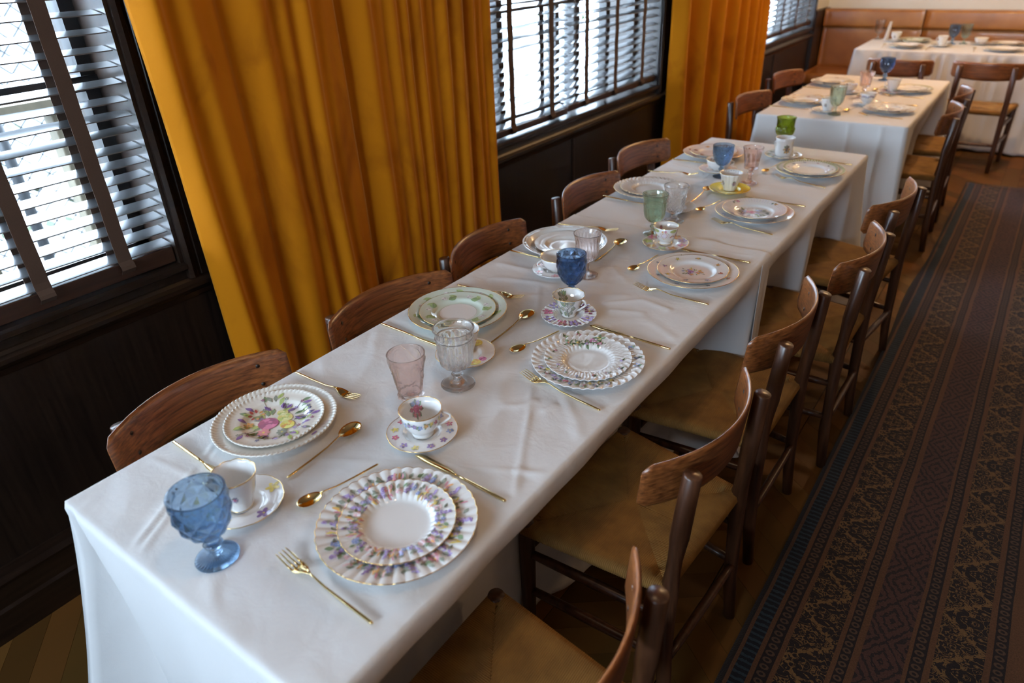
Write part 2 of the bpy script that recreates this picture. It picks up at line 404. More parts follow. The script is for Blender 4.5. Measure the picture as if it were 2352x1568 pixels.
# other sides of the room
t = MB(); t.box(-2.32, 4.6, 8.10, 8.4, -0.05, 3.05); struct(t, 'wall_back', M['cream_wall'])
t = MB(); t.box(4.3, 4.6, -3.2, 8.4, -0.05, 3.05); struct(t, 'wall_right', M['other_wall'])
t = MB()
t.box(-2.32, 4.6, -3.2, -3.0, -0.05, 1.45); t.box(-2.32, 4.6, -3.2, -3.0, 2.25, 3.05)
t.box(-2.32, -1.7, -3.2, -3.0, 1.45, 2.25); t.box(0.2, 4.6, -3.2, -3.0, 1.45, 2.25)
struct(t, 'wall_front', M['other_wall'])
t = MB(); t.box(-2.32, 4.6, -3.2, 8.4, 3.0, 3.1); struct(t, 'ceiling', M['ceiling'])

# ---------------------------------------------------------------- windows
def window(n, y0, y1, mullions, rail_z, side_groove=True):
    f = MB(); XF = -2.14
    for y in mullions: f.box(XF - .03, XF + .02, y - .018, y + .018, .90, 2.40)
    f.box(XF - .03, XF + .02, y0, y0 + .05, .86, 2.42); f.box(XF - .03, XF + .02, y1 - .05, y1, .86, 2.42)
    f.box(XF - .03, XF + .02, y0, y1, .826, .90); f.box(XF - .03, XF + .02, y0, y1, 2.38, 2.45)
    f.box(XF - .035, XF + .03, y0, y1, rail_z - .022, rail_z + .016)
    fr = struct(f, 'window_%d' % n, M['frame_metal'])
    g = MB(); g.box(XF - .006, XF - .002, y0 + .02, y1 - .02, .88, 2.40)
    g.build('pane', M['window_glass'], fr)
    # sill board with moulded nose
    s = MB()
    s.prism([(-2.16, .826), (XW + .012, .826), (XW + .022, .832), (XW + .022, .846), (XW + .012, .852), (-2.16, .852)], 'y', y0, y1)
    sl = s.build('window_sill', M['dark_trim'], fr)
    # jamb linings with two beads, on both sides
    j = MB()
    for yy, d in ((y0, 1), (y1, -1)):
        j.box(-2.14, XW + .01, min(yy, yy + d * .012), max(yy, yy + d * .012), .85, 2.45)
    j.box(-2.14, XW + .01, y0, y1, 2.40, 2.45)
    j.build('jamb_lining', M['dark_trim'], fr)
window(1, -1.45, 0.962, [0.05, -0.7], 1.365)
window(2, 2.38, 4.21, [2.80, 3.30, 3.48, 3.83], 1.395)
window(3, 5.88, 7.585, [6.3, 6.75, 7.2], 1.395)
# moulded casing around the openings
t = MB()
for a, b in ((0.962, 1.07), (2.28, 2.38), (4.21, 4.31), (5.78, 5.88), (7.585, 7.655)):
    t.prism([(XW - .01, a), (XW + .02, a), (XW + .026, a + .012), (XW + .020, a + .026), (XW + .012, a + .030), (XW + .012, a + .038), (XW + .016, a + .042), (XW + .016, b - .012), (XW + .012, b), (XW - .01, b)], 'z', .80, 2.6)
struct(t, 'trim_3', M['dark_trim'])

def blind(label, y0, y1, tapes, zb=0.912, ztop=2.42, deep=.036):
    root = thing('venetian_blind', label, 'blind', (-1.998, (y0 + y1) / 2, zb), 0, 'wooden venetian blinds'); yc = (y0 + y1) / 2
    s = MB(); z = 0.006; pitch = 0.0413; k = 0; L_ = (y1 - y0) / 2
    while zb + z < ztop - .05:
        sag = 0.0012 * sin(k * 1.7)
        pr = []
        for i in range(7):
            x = -0.025 + 0.05 * i / 6; pr.append((x, 0.0010 * (1 - (x / .025) ** 2) - x * 0.18))
        vs = []; ny = 12
        for iy in range(ny + 1):
            y = -L_ + 2 * L_ * iy / ny
            for (x, zz) in pr: vs.append((x, y, z + zz + sag + 0.0016 * sin(k * 2.1 + iy * 1.3)))
            for (x, zz) in pr[::-1]: vs.append((x, y, z + zz - .0028 + sag + 0.0016 * sin(k * 2.1 + iy * 1.3)))
        n = 14
        fs = [(iy * n + j, (iy + 1) * n + j, (iy + 1) * n + (j + 1) % n, iy * n + (j + 1) % n) for iy in range(ny) for j in range(n)]
        fs += [tuple(range(n)), tuple(range(ny * n, ny * n + n))[::-1]]
        s.add(vs, fs, smooth=False)
        z += pitch; k += 1
    s.build('slats', M['slat'], root)
    r = MB(); r.box(-.026, .026, -L_, L_, -deep, -.006); bevel(r.build('bottom_rail', M['brown_rail'], root), .003)
    r = MB(); r.box(-.035, .035, -L_, L_, ztop - zb - .05, ztop - zb); r.build('headrail', M['brown_rail'], root)
    for ty in tapes:
        for side, x in ((1, .0285), (-1, -.0285)):
            b = MB(); pts = []; y = ty - yc
            zz = ztop - zb - .05
            while zz > 0.0: pts.append((x + .0012 * sin(zz * 40 + ty * 9), zz)); zz -= .02
            if side > 0: pts += [(x + .002, .0), (x + .011, -.012), (x + .013, -.022), (x + .003, -.032), (x - .001, -.037), (x - .012, -.041)]
            else: pts += [(x, -.02), (x + .006, -.037)]
            vs = []
            for (px, pz) in pts:
                for yy in (-.0195, .0195): vs.append((px, y + yy, pz))
            for (px, pz) in pts:
                for yy in (-.0195, .0195): vs.append((px - .0012, y + yy, pz))
            n = len(pts); fs = []
            for i in range(n - 1):
                a = 2 * i; fs += [(a, a + 1, a + 3, a + 2), (2 * n + a, 2 * n + a + 2, 2 * n + a + 3, 2 * n + a + 1), (a, a + 2, 2 * n + a + 2, 2 * n + a), (a + 1, 2 * n + a + 1, 2 * n + a + 3, a + 3)]
            b.add(vs, fs, smooth=False); b.build('ladder_tape', M['tape'], root)
    return root
blind('dark slatted blind with wide brown tapes left of the big velvet curtain', -1.40, 0.946, [0.802, 0.585, 0.03, -0.55, -1.1], deep=.054)
blind('slatted blind right of the big velvet curtain, its bottom rail hanging lower', 2.40, 3.165, [2.68, 3.014], 0.905)
blind('slatted blind beside the narrow curtain, over the far half of the middle window', 3.175, 4.19, [3.348, 3.67, 4.0], 0.914)
blind('slatted blind at the farthest window, before the leather banquette', 5.90, 7.57, [6.24, 6.64, 7.04, 7.42], 0.914)

# ---------------------------------------------------------------- outside
t = MB(); t.box(-14, -2.33, -8, 16, -0.5, -0.3); struct(t, 'ground_outside', M['concrete'])
t = MB(); t.box(-2.95, -2.75, -6, 14, -0.3, 0.35); struct(t, 'planter_wall', M['concrete'])
def far_building():
    r = thing('building', 'pale building across the street, seen through the blinds', 'building', (-12.5, 5, -0.3))
    b = MB(); b.box(-1, 0, -14, 12, 0, 2.5); b.build('wall', M['building'], r)
    for k in range(7):
        g = MB(); y = -12 + k * 3.4; g.box(-.02, .03, y, y + 1.2, .9, 2.1); g.build('window', M['grey_post'], r)
    return r
far_building()
def chainlink():
    r = thing('chain_link_fence', 'chain link fence with grey posts outside the nearest window', 'fence', (-4.6, 1, -0.3))
    mb = MB(); z1 = 2.0; y = -4.0; s_ = .11
    k = int((8 + z1) / s_)
    for i in range(-int(z1 / s_), int(8 / s_)):
        y0 = -4 + i * s_
        for sg in (1, -1):
            a, b = (y0, 0.0), (y0 + z1, z1)
            if sg < 0: a, b = (y0 + z1, 0.0), (y0, z1)
            mb.tube([(0, a[0], a[1]), (0, b[0], b[1])], .0045, 4, cap=False)
    mb.build('wire_mesh', M['grey_post'], r)
    for yy in (-3.2, -1.2, 0.75, 2.7, 4.6, 6.6):
        p = MB(); p.tube([(0.03, yy - .3, 0), (0.03, yy - .3, z1)], .032, 10); p.build('post', M['grey_post'], r)
    p = MB(); p.tube([(0.03, -4, z1), (0.03, 7, z1)], .02, 8); p.build('top_rail', M['grey_post'], r)
chainlink()
for i, y in enumerate([-1.1, -.62, -.14, .34, .82, 1.3]):
    b = MB(); b.box(-.045, .045, -.045, .045, 0, 1.42)
    o = bevel(b.build('timber_post', M['tan_post'], None, (-3.35, y, -0.3)), .006)
    tag(o, 'pale timber railing post, ' + ('first', 'second', 'third', 'fourth', 'fifth', 'sixth')[i] + ' from the left, outside the nearest window', 'post', 'timber railing posts outside the nearest window')
b = MB(); b.box(-.06, .06, -1.6, 1.4, 0, .05); tag(b.build('timber_handrail', M['tan_post'], None, (-3.35, .2, 1.12)), 'pale timber handrail on posts outside the nearest window', 'railing')
def shrub(x, y, h, w_, n, seed, mat, label):
    rr = random.Random(seed); mb = MB()
    r = thing('shrub', label, 'shrub', (x, y, -0.3), 0, 'shrubs outside the windows')
    for _ in range(n):
        a = rr.uniform(0, 2 * pi); e = rr.random() ** .5; zz = rr.uniform(.15, 1)
        rad = w_ * e * sqrt(max(0.05, 1 - (zz * 1.4 - .6) ** 2))
        c = Vector((rad * cos(a), rad * sin(a), h * zz)); d = Vector((rr.gauss(0, 1), rr.gauss(0, 1), rr.gauss(0, .6))).normalized()
        q = d.cross(Vector((0, 0, 1))); q = q.normalized() if q.length > .01 else Vector((1, 0, 0)); l = rr.uniform(.05, .09); w2 = l * .4
        mb.add([c, c + d * l * .5 + q * w2, c + d * l, c + d * l * .5 - q * w2], [(0, 1, 2, 3)])
    mb.build('foliage', mat, r)
    s = MB(); s.tube([(0, 0, 0), (.02, .01, h * .5), (0, 0, h * .9)], [.03, .02, .008], 6); s.build('stem', M['tan_post'], r)
k = 0
for y, h in ((-2.6, 1.75), (-1.3, 1.85), (0, 1.7), (1.3, 1.8), (2.6, 1.6), (3.9, 1.4)):
    shrub(-5.6, y, h, .62, 800, k, M['leaf'], 'green shrub behind the chain link fence, ' + ('outermost at left', 'second from the left', 'third from the left', 'fourth from the left', 'second from the right', 'rightmost of the row')[k]); k += 1
for y, h in ((4.6, 1.2), (6.3, 1.3), (8.4, 1.4), (10.6, 1.4)):
    shrub(-5.4, y, h, .5, 500, k, M['yellow_leaf'] if k % 2 else M['leaf'], ('yellow flowering', 'plain green')[k % 2 ^ 1] + ' shrub outside ' + ('the middle window, near end', 'the middle window, far end', 'the far window, near end', 'the far window, far end')[k - 6]); k += 1

# ---------------------------------------------------------------- curtains
def curtain(label, y0, y1, folds, amp, edge=None, xc=-1.865, seed=1, z1=2.72, lean=0):
    rr = random.Random(seed); root = thing('velvet_curtain', label, 'curtain', (xc, (y0 + y1) / 2, 0), 0, 'mustard velvet curtains'); yc = (y0 + y1) / 2
    ny = 300; nz = 46; vs = []
    # fold centres with depth and width; valleys between
    for iz in range(nz + 1):
        z = 0.012 + (z1 - .012) * iz / nz
        for iy in range(ny + 1):
            u = iy / ny; y = y0 + (y1 - y0) * u; x = 0
            for (fc, fa, fw) in folds:
                c = fc + 0.035 * (noise.noise((fc * 5, z * .7, seed))) * (1.2 - z / z1)
                fw2 = fw * (1 + .12 * noise.noise((z * .9, fc * 3, 7)))
                x += fa * exp(-((y - c) / fw2) ** 2)
            x = x * amp + .012 * noise.noise((y * 6, z * 1.1, seed * 3)) + .004 * noise.noise((y * 20, z * 3, seed))
            if edge:
                x -= edge * 1.6 * exp(-(y - y0) / .028) + edge * .4 * exp(-(y1 - y) / .02)
            vs.append((max(-.055, x), y - yc - lean * (z - .55) * (1 - u) ** 2 + .006 * noise.noise((y * 3, z * 2, 4)), z))
    n = ny + 1
    fs = [(i * n + j, i * n + j + 1, (i + 1) * n + j + 1, (i + 1) * n + j) for i in range(nz) for j in range(ny)]
    mb = MB(); mb.add(vs, fs); o = mb.build('drape', M['velvet'], root)
    md = o.modifiers.new('s', 'SOLIDIFY'); md.thickness = .003; md.offset = 0
    # curtain rod above the frame
    r = MB(); r.tube([(0, y0 - yc - .1, z1 + .03), (0, y1 - yc + .1, z1 + .03)], .014, 12); r.build('rod', M['dark_trim'], root)
# wide folds measured along the wall
f1 = [(1.055, 1.2, .030), (1.15, .55, .032), (1.255, -.75, .030), (1.34, .85, .040), (1.43, .6, .022), (1.50, .95, .028), (1.565, .35, .03), (1.66, -1.0, .026), (1.735, .8, .032), (1.80, .35, .02), (1.865, .7, .028),
      (1.93, .5, .020), (1.99, .75, .026), (2.06, .4, .02), (2.12, .8, .026), (2.205, .85, .028), (2.262, -.6, .006), (2.30, .55, .022), (2.352, .35, .016), (2.40, .7, .026)]
curtain('wide mustard velvet curtain in soft folds right of the nearest window', 1.015, 2.425, f1, .034, .03, -1.875, 1, lean=.03)
f2 = [(4.33, 1.1, .045), (4.47, -.7, .045), (4.60, 1.2, .045), (4.73, -.9, .045), (4.86, 1.2, .045), (5.00, -.9, .045), (5.12, 1.2, .040), (5.235, -.9, .038), (5.34, 1.15, .040), (5.45, -.6, .03), (5.53, 1.0, .034), (5.60, .3, .02), (5.66, .8, .025), (5.78, 1.1, .06)]
curtain('narrower mustard velvet curtain in deep folds between middle and far windows', 4.25, 5.87, f2, .050, .03, -1.875, 2)

# ---------------------------------------------------------------- rug and banquette
r = MB(); nx, ny = 40, 160; vs = []
X0, X1, Y0, Y1 = -0.272, 0.968, -2.2, 5.97
xc_, yc_ = (X0 + X1) / 2, (Y0 + Y1) / 2
for i in range(ny + 1):
    for j in range(nx + 1):
        y = Y0 + (Y1 - Y0) * i / ny; x = X0 + (X1 - X0) * j / nx
        wob = .006 * noise.noise((y * 1.3, 0, 0)) if j < 2 or j > nx - 2 else 0
        vs.append((x - xc_ + wob + .02 * sstep(3.2, 3.8, y) * (1 - sstep(3.8, 4.4, y)) * -1, y - yc_, .008 + .0015 * noise.noise((x * 3, y * 3, 0))))
n = nx + 1
r.add(vs, [(i * n + j, i * n + j + 1, (i + 1) * n + j + 1, (i + 1) * n + j) for i in range(ny) for j in range(nx)])
o = r.build('runner_rug', M['rug'], None, (xc_, yc_, 0)); md = o.modifiers.new('s', 'SOLIDIFY'); md.thickness = .007; md.offset = -1
tag(o, 'long dark woven runner rug with rust and navy striped borders', 'rug')

def banquette():
    r = thing('banquette', 'long tan leather banquette along the cream back wall', 'banquette', (0, 8.05, 0))
    seams = [-1.935, -1.05, 0.55, 2.15, 3.75]
    def cushion(nm, x0, x1, y0, y1, z0, z1, rad, bulge_y=0, bulge_z=0):
        b = MB(); n1, n2 = 22, 10
        prof = []
        for k in range(32):
            t = 2 * pi * k / 32; cx_, cz_ = cos(t), sin(t); e = .28
            px = (abs(cx_) ** e) * (1 if cx_ > 0 else -1); pz = (abs(cz_) ** e) * (1 if cz_ > 0 else -1)
            prof.append((px, pz))
        vs = []
        for i in range(n1 + 1):
            u = -1 + 2 * i / n1; taper = (1 - abs(u) ** 14) ** .5 if abs(u) < 1 else 0.0
            taper = .90 + .10 * taper
            for px, pz in prof:
                vs.append(((x0 + x1) / 2 + u * (x1 - x0) / 2, (y0 + y1) / 2 + px * (y1 - y0) / 2 * taper, (z0 + z1) / 2 + pz * (z1 - z0) / 2 * (.985 + .015 * taper)))
        fs = [(i * 32 + j, i * 32 + (j + 1) % 32, (i + 1) * 32 + (j + 1) % 32, (i + 1) * 32 + j) for i in range(n1) for j in range(32)] + [tuple(range(32)), tuple(range(n1 * 32, n1 * 32 + 32))[::-1]]
        b.add(vs, fs); return b.build(nm, M['leather'], r)
    for a, b_ in zip(seams, seams[1:]):
        cushion('headroll', a + .004, b_ - .004, -.175, -.02, .825, .985, .05)
        cushion('back_cushion', a + .003, b_ - .003, -.145, -.01, .44, .835, .05)
        cushion('seat_cushion', a + .003, b_ - .003, -.62, -.02, .345, .462, .05)
    p = MB(); p.box(-1.935, 3.75, -.56, 0.03, 0, .35); p.box(-1.935, 3.75, -.05, .04, .3, .93); p.build('plinth', M['dark_under'], r)
banquette()
t = MB(); t.box(XW - .01, XW + .03, 7.62, 8.1, 0, .985); struct(t, 'trim_4', M['dark_panel'])

# ---------------------------------------------------------------- tables and cloths
ZT = 0.762
def table(label, x0, x1, y0, y1, group='cloth covered dining tables', back=.2):
    r = thing('dining_table', label, 'table', ((x0 + x1) / 2, (y0 + y1) / 2, 0), 0, group)
    hx, hy = (x1 - x0) / 2 - .006, (y1 - y0) / 2 - .008
    b = MB(); b.box(-hx, hx, -hy, hy, .722, .7555); b.build('table_top', M['tabletop'], r)
    b = MB(); b.box(-.06, .06, -hy + .1, -hy + .2, .02, .722); b.box(-.2, .2, -hy + .1, -hy + .2, 0, .03); b.build('leg', M['tabletop'], r)
    b = MB(); b.box(-.06, .06, hy - back, hy - back + .1, .02, .722); b.box(-.2, .2, hy - back, hy - back + .1, 0, .03); b.build('leg', M['tabletop'], r)

TX0, TX1 = -1.285, -0.565
creases_1 = [((-.567, .722), (-.706, .976), .0017, .0045), ((-.706, .976), (-1.067, 1.555), .0012, .0045), ((-1.03, .60), (-.626, .815), .0016, .006), ((-.626, .815), (-.57, .845), .0016, .006),
             ((-1.05, .27), (-1.235, .60), .0022, .004), ((-1.028, .27), (-1.21, .60), .0018, .004), ((-1.30, .435), (-1.10, .46), .0012, .006),
             ((-.775, .975), (-.74, 1.00), .0018, .007), ((-.74, 1.00), (-.725, 1.035), .0018, .007), ((-.690, 1.005), (-.68, 1.045), .0018, .007), ((-.83, 1.53), (-.75, 1.60), .0024, .008), ((-.75, 1.60), (-.66, 1.585), .0020, .008), ((-.80, 1.50), (-.71, 1.53), .0018, .008), ((-.93, 1.76), (-.84, 1.68), .0020, .010), ((-1.25, 1.36), (-1.02, 1.47), .0016, .009), ((-1.22, 1.30), (-1.05, 1.33), .0013, .009), ((-.95, 1.52), (-.80, 1.60), .0025, .012), ((-1.02, 1.62), (-.88, 1.64), .002, .012),
             ((-1.2, 1.50), (-1.02, 1.56), .003, .012), ((-1.25, 1.60), (-1.07, 1.61), .0025, .012), ((-.98, 1.10), (-.88, 1.26), .002, .02), ((-1.285, 2.02), (-.6, 2.05), .0012, .006)]
creases_2 = [((-1.285, 2.75), (-.56, 2.72), .0014, .006), ((-1.0, 2.15), (-.9, 2.28), .003, .012), ((-1.28, 2.92), (-.9, 2.75), .002, .008), ((-.92, 2.1), (-.92, 3.43), .0012, .005)]
creases_3 = [((-.777, 4.08), (-.749, 5.5), .002, .006)]
AV = [(-.706, .578, .14), (-1.14, .652, .13), (-.704, 1.22, .135), (-1.131, 1.25, .135), (-.699, 1.822, .132), (-1.138, 1.808, .14), (-.72, 2.414, .136), (-1.165, 2.482, .14), (-.697, 3.029, .138), (-1.147, 3.105, .138),
      (-.98, .46, .072), (-.85, .80, .074), (-.975, 1.092, .075), (-.869, 1.40, .075), (-1.059, 1.635, .075), (-.866, 1.995, .075), (-.985, 2.33, .078), (-.893, 2.634, .08), (-1.034, 2.872, .08), (-.866, 3.22, .08),
      (-.917, .36, .04), (-.925, .85, .04), (-.914, .99, .045), (-.922, 1.5, .04), (-.968, 1.664, .04), (-.948, 2.074, .04), (-.941, 2.226, .04), (-.997, 2.811, .04), (-.865, 2.779, .04), (-.917, 3.375, .04)]
AL = [(-.712, .418), (-.705, .74), (-1.17, .814), (-1.165, .49), (-.697, 1.087), (-.685, 1.391), (-1.165, 1.1), (-1.15, 1.413), (-.695, 1.664), (-.70, 1.994), (-1.165, 1.698), (-1.172, 2.008), (-.712, 2.274), (-.705, 2.594), (-1.18, 2.338), (-1.19, 2.759), (-.695, 2.884), (-.69, 3.23), (-1.164, 2.964)]
AS = [(-.878, .594), (-.984, .655), (-.871, 1.242), (-.967, 1.278), (-.861, 1.828), (-1.0, 1.866), (-.895, 2.43), (-.972, 2.542), (-.856, 3.022)]
def clear(x, y):
    m_ = 1.0
    for a, b, r in AV:
        if abs(x - a) < r + .03 and abs(y - b) < r + .03: m_ *= sstep(r * .97, r + .025, hypot(x - a, y - b))
    for a, b in AL:
        if abs(y - b) < .045: m_ *= 1 - (1 - sstep(.012, .040, abs(y - b))) * (1 - sstep(.11, .14, abs(x - a)))
    for a, b in AS:
        if abs(x - a) < .05: m_ *= 1 - (1 - sstep(.020, .045, abs(x - a))) * (1 - sstep(.10, .13, abs(y - b)))
    return m_
def top_h(x, y, cr, seed):
    h = .0022 * noise.noise((x * 6, y * 7, seed)) + .0016 * noise.noise((x * 13, y * 15, seed + 5)) + .0030 * (1 - abs(noise.noise((x * 5 + y * 3, y * 4, seed + 9))) * 5) * (abs(noise.noise((x * 5 + y * 3, y * 4, seed + 9))) < .2)
    for (a, b, amp, wd) in cr:
        dx, dy = b[0] - a[0], b[1] - a[1]; L2 = dx * dx + dy * dy
        t = ((x - a[0]) * dx + (y - a[1]) * dy) / L2
        amp = amp * 3.0
        if -.1 < t < 1.1:
            e = sstep(-.1, .05, t) * (1 - sstep(.95, 1.1, t)); d = abs((x - a[0]) * dy - (y - a[1]) * dx) / sqrt(L2)
            if d < wd * 6: h += amp * e * exp(-(d / wd) ** 1.2)
    if h > 0: cap = .0018 + (.005 * clear(x, y) if y < 3.5 else 0); h = cap * (1 - exp(-h / cap))
    return h

def cloth(label, x0, x1, y0, y1, path, push, cr, seed, zt=ZT, zb=.015, flare={}, wave=.012, hemf=None, res=.0075, hem=0, folds=(), gather=0, group='white tablecloths'):
    """path: ordered corner list along which the cloth drops; push: [(side, centre, half width, depth)]"""
    mb = MB()
    nx = int((x1 - x0) / res); ny = int((y1 - y0) / (res * 1.25))
    xs = [x0 + (x1 - x0) * i / nx for i in range(nx + 1)]; ys = [y0 + (y1 - y0) * i / ny for i in range(ny + 1)]
    n = nx + 1
    def th(x, y):
        ed = min(x - x0, x1 - x, 1e9)
        if 'n' in path: ed = min(ed, y - y0)
        if 'f' in path: ed = min(ed, y1 - y)
        return top_h(x, y, cr, seed) * sstep(0, .03, ed)
    top = [(x, y, zt + th(x, y) + (hem * sstep(y1 - .07, y1 - .02, y) * (1 + .5 * sin(x * 23 + 1)) if hem else 0)) for y in ys for x in xs]
    mb.add(top, [(i * n + j, i * n + j + 1, (i + 1) * n + j + 1, (i + 1) * n + j) for i in range(ny) for j in range(nx)])
    # perimeter samples, index into top grid, outward normal
    seq = []
    sides = {'l': [(0, i) for i in range(ny, -1, -1)], 'n': [(j, 0) for j in range(nx + 1)], 'r': [(nx, i) for i in range(ny + 1)], 'f': [(j, ny) for j in range(nx, -1, -1)]}
    NRM = {'l': (-1, 0), 'n': (0, -1), 'r': (1, 0), 'f': (0, 1)}
    closed = len(path) == 4
    for q, sd in enumerate(path):
        pts = sides[sd]
        for k, (j, i) in enumerate(pts):
            if k == 0 and q > 0: continue
            if closed and q == 3 and k == len(pts) - 1: continue
            seq.append((j, i, sd))
    cnt = len(seq); depth = zt - zb
    rows = [0, .004, .009, .015, .022, .032] + [.032 + (depth - .032) * ((k + 1) / 30) for k in range(30)]
    corners = {'ln': (x0, y0), 'nr': (x1, y0), 'rf': (x1, y1), 'fl': (x0, y1)}
    rowidx = []
    ar = 0.0; arc = []
    for k, (j, i, sd) in enumerate(seq):
        if k: ar += hypot(xs[j] - px, ys[i] - py)
        px, py = xs[j], ys[i]; arc.append(ar)
    for ri, d in enumerate(rows):
        if ri == 0:
            rowidx.append([i * n + j for (j, i, sd) in seq]); continue
        vs = []
        for k, (j, i, sd) in enumerate(seq):
            x, y = xs[j], ys[i]; nxv, nyv = NRM[sd]
            # blend the direction close to real corners
            fl = 0; cdx = cdy = 0; pleat = 0
            for key, (cx_, cy_) in corners.items():
                if key[0] in path and key[1] in path:
                    dd = hypot(x - cx_, y - cy_)
                    if dd < .30:
                        fp = flare.get(key, (.16, .10)); amt, wd = fp[0], fp[1]; wloc = wd * (0.3 + 1.3 * d / depth)
                        if len(fp) > 2 and sd == 'n': wloc = min(.145, .050 + .30 * d)
                        f_ = max(0, 1 - dd / wloc)
                        if len(fp) > 2 and sd == 'n': pleat = fp[2] * sin(pi * (1 - f_) ** .8) * min(1, d / .16)
                        sx = -1 if 'l' in key else 1; sy = -1 if 'n' in key else 1
                        fl = amt * f_ * (d / depth) ** 1.25 ; cdx += sx * fl * .7071; cdy += sy * fl * .7071
            rnd = .010; off = rnd * sin(min(1, d / .016) * pi / 2)
            zz = zt - (rnd * (1 - cos(min(1, d / .016) * pi / 2)) if d < .016 else d)
            s_ = arc[k]
            wv = wave * (d / depth) ** .8 * (sin(s_ * 14 + seed) + .6 * sin(s_ * 31 + 2 * seed) + .8 * noise.noise((s_ * 5, d * 3, seed)))
            along = y if sd in 'lr' else x
            for (fs_, fa) in folds:
                if fs_ == sd: wv += .010 * exp(-abs(along - fa) / .007) * sstep(0, .03, d)
            if gather and sd == 'n': wv += gather * sin(along * 62 + 2 * sin(along * 17)) * sstep(.0, .06, d) * (1 - .5 * sstep(.1, .4, d))
            pin = 0
            for (ps, pc, ph, pd) in push:
                if ps == sd:
                    wgt = sstep(pc - ph - .07, pc - ph + .02, along) * (1 - sstep(pc + ph - .02, pc + ph + .07, along))
                    pin = max(pin, wgt * pd * sstep(.03, .26, d))
            off = off + wv - pin - pleat
            if pin > .05: off += 0.02 * noise.noise((s_ * 9, d * 9, seed)) * sstep(.3, .6, d)
            px_, py_ = x + nxv * off + cdx, y + nyv * off + cdy
            z_ = zz
            if hemf: z_ = max(z_, hemf(sd, along, d, depth, zt))
            # cloth spreading on the floor
            if z_ < .05: px_ += nxv * .05 * (1 - z_ / .05) * (.5 + .5 * sin(s_ * 9)); z_ = max(z_, .012 + .012 * (1 + sin(s_ * 23)) * .5)
            vs.append((px_, py_, z_))
        o = len(mb.v); mb.v += vs; rowidx.append(list(range(o, o + cnt)))
    for a, b_ in zip(rowidx, rowidx[1:]):
        for k in range(cnt if closed else cnt - 1):
            k2 = (k + 1) % cnt
            mb.f.append((a[k], b_[k], b_[k2], a[k2])); mb.mi.append(0); mb.c.append((1, 1, 1)); mb.sm.append(True)
    o = mb.build('tablecloth', M['linen'])
    md = o.modifiers.new('s', 'SOLIDIFY'); md.thickness = .0009; md.offset = 1
    return tag(o, label, 'tablecloth', group)

RIGHT = [0.545, 1.19, 1.765, 2.335, 2.94]; LEFT = [0.64, 1.23, 1.755, 2.45, 3.06]
R3 = [4.60, 5.16]; L3 = [4.51, 5.39]
table('table under the nearest white cloth, chairs on both long sides', TX0, TX1, 0.285, 2.04)
table('table under the second white cloth, joined to the nearest one', TX0, TX1, 2.05, 3.43)
table('separate table behind the joined pair, before the banquette', -1.265, -.515, 4.09, 5.51)
table('table along the leather banquette at the back', -1.385, 1.5, 6.91, 7.62, back=.32)
def ph(side, ys_, hw=.235, d=.20): return [(side, y, hw, d) for y in ys_]
cloth('white linen tablecloth on the nearest table, one hem lapping the next cloth', TX0, TX1, .28, 2.11, 'lnr',
      [('r', 1.15, .80, .20)] + ph('l', LEFT[:3]), creases_1, 1, ZT + .002, flare={'ln': (.19, .055, .075), 'nr': (.04, .10)}, wave=.012, res=.0052, hem=.0022)
cloth('white linen tablecloth on the second table, under the lapping hem', TX0, TX1, 2.02, 3.44, 'rfl',
      ph('r', RIGHT[3:], .20) + ph('l', LEFT[3:]), creases_2, 2, ZT, flare={'rf': (.12, .14), 'fl': (.10, .14)}, wave=.012)
cloth('white linen tablecloth on the separate table past the olive goblet', -1.27, -.51, 4.08, 5.52, 'lnrf',
      ph('r', R3) + ph('l', L3), creases_3, 3, ZT, folds=(('n', -.777), ('n', -.62)), flare={'nr': (.10, .12), 'ln': (.14, .10)}, wave=.010, res=.012)
cloth('gathered white tablecloth on the banquette table at the back', -1.39, 1.505, 6.90, 7.63, 'lnrf',
      [], [], 4, ZT, gather=.009, hemf=lambda sd, al, d, dp, z_: .50 if sd == 'f' or (sd in 'lr' and al > 7.36) else 0, wave=.022, res=.012, flare={'ln': (.12, .12)})

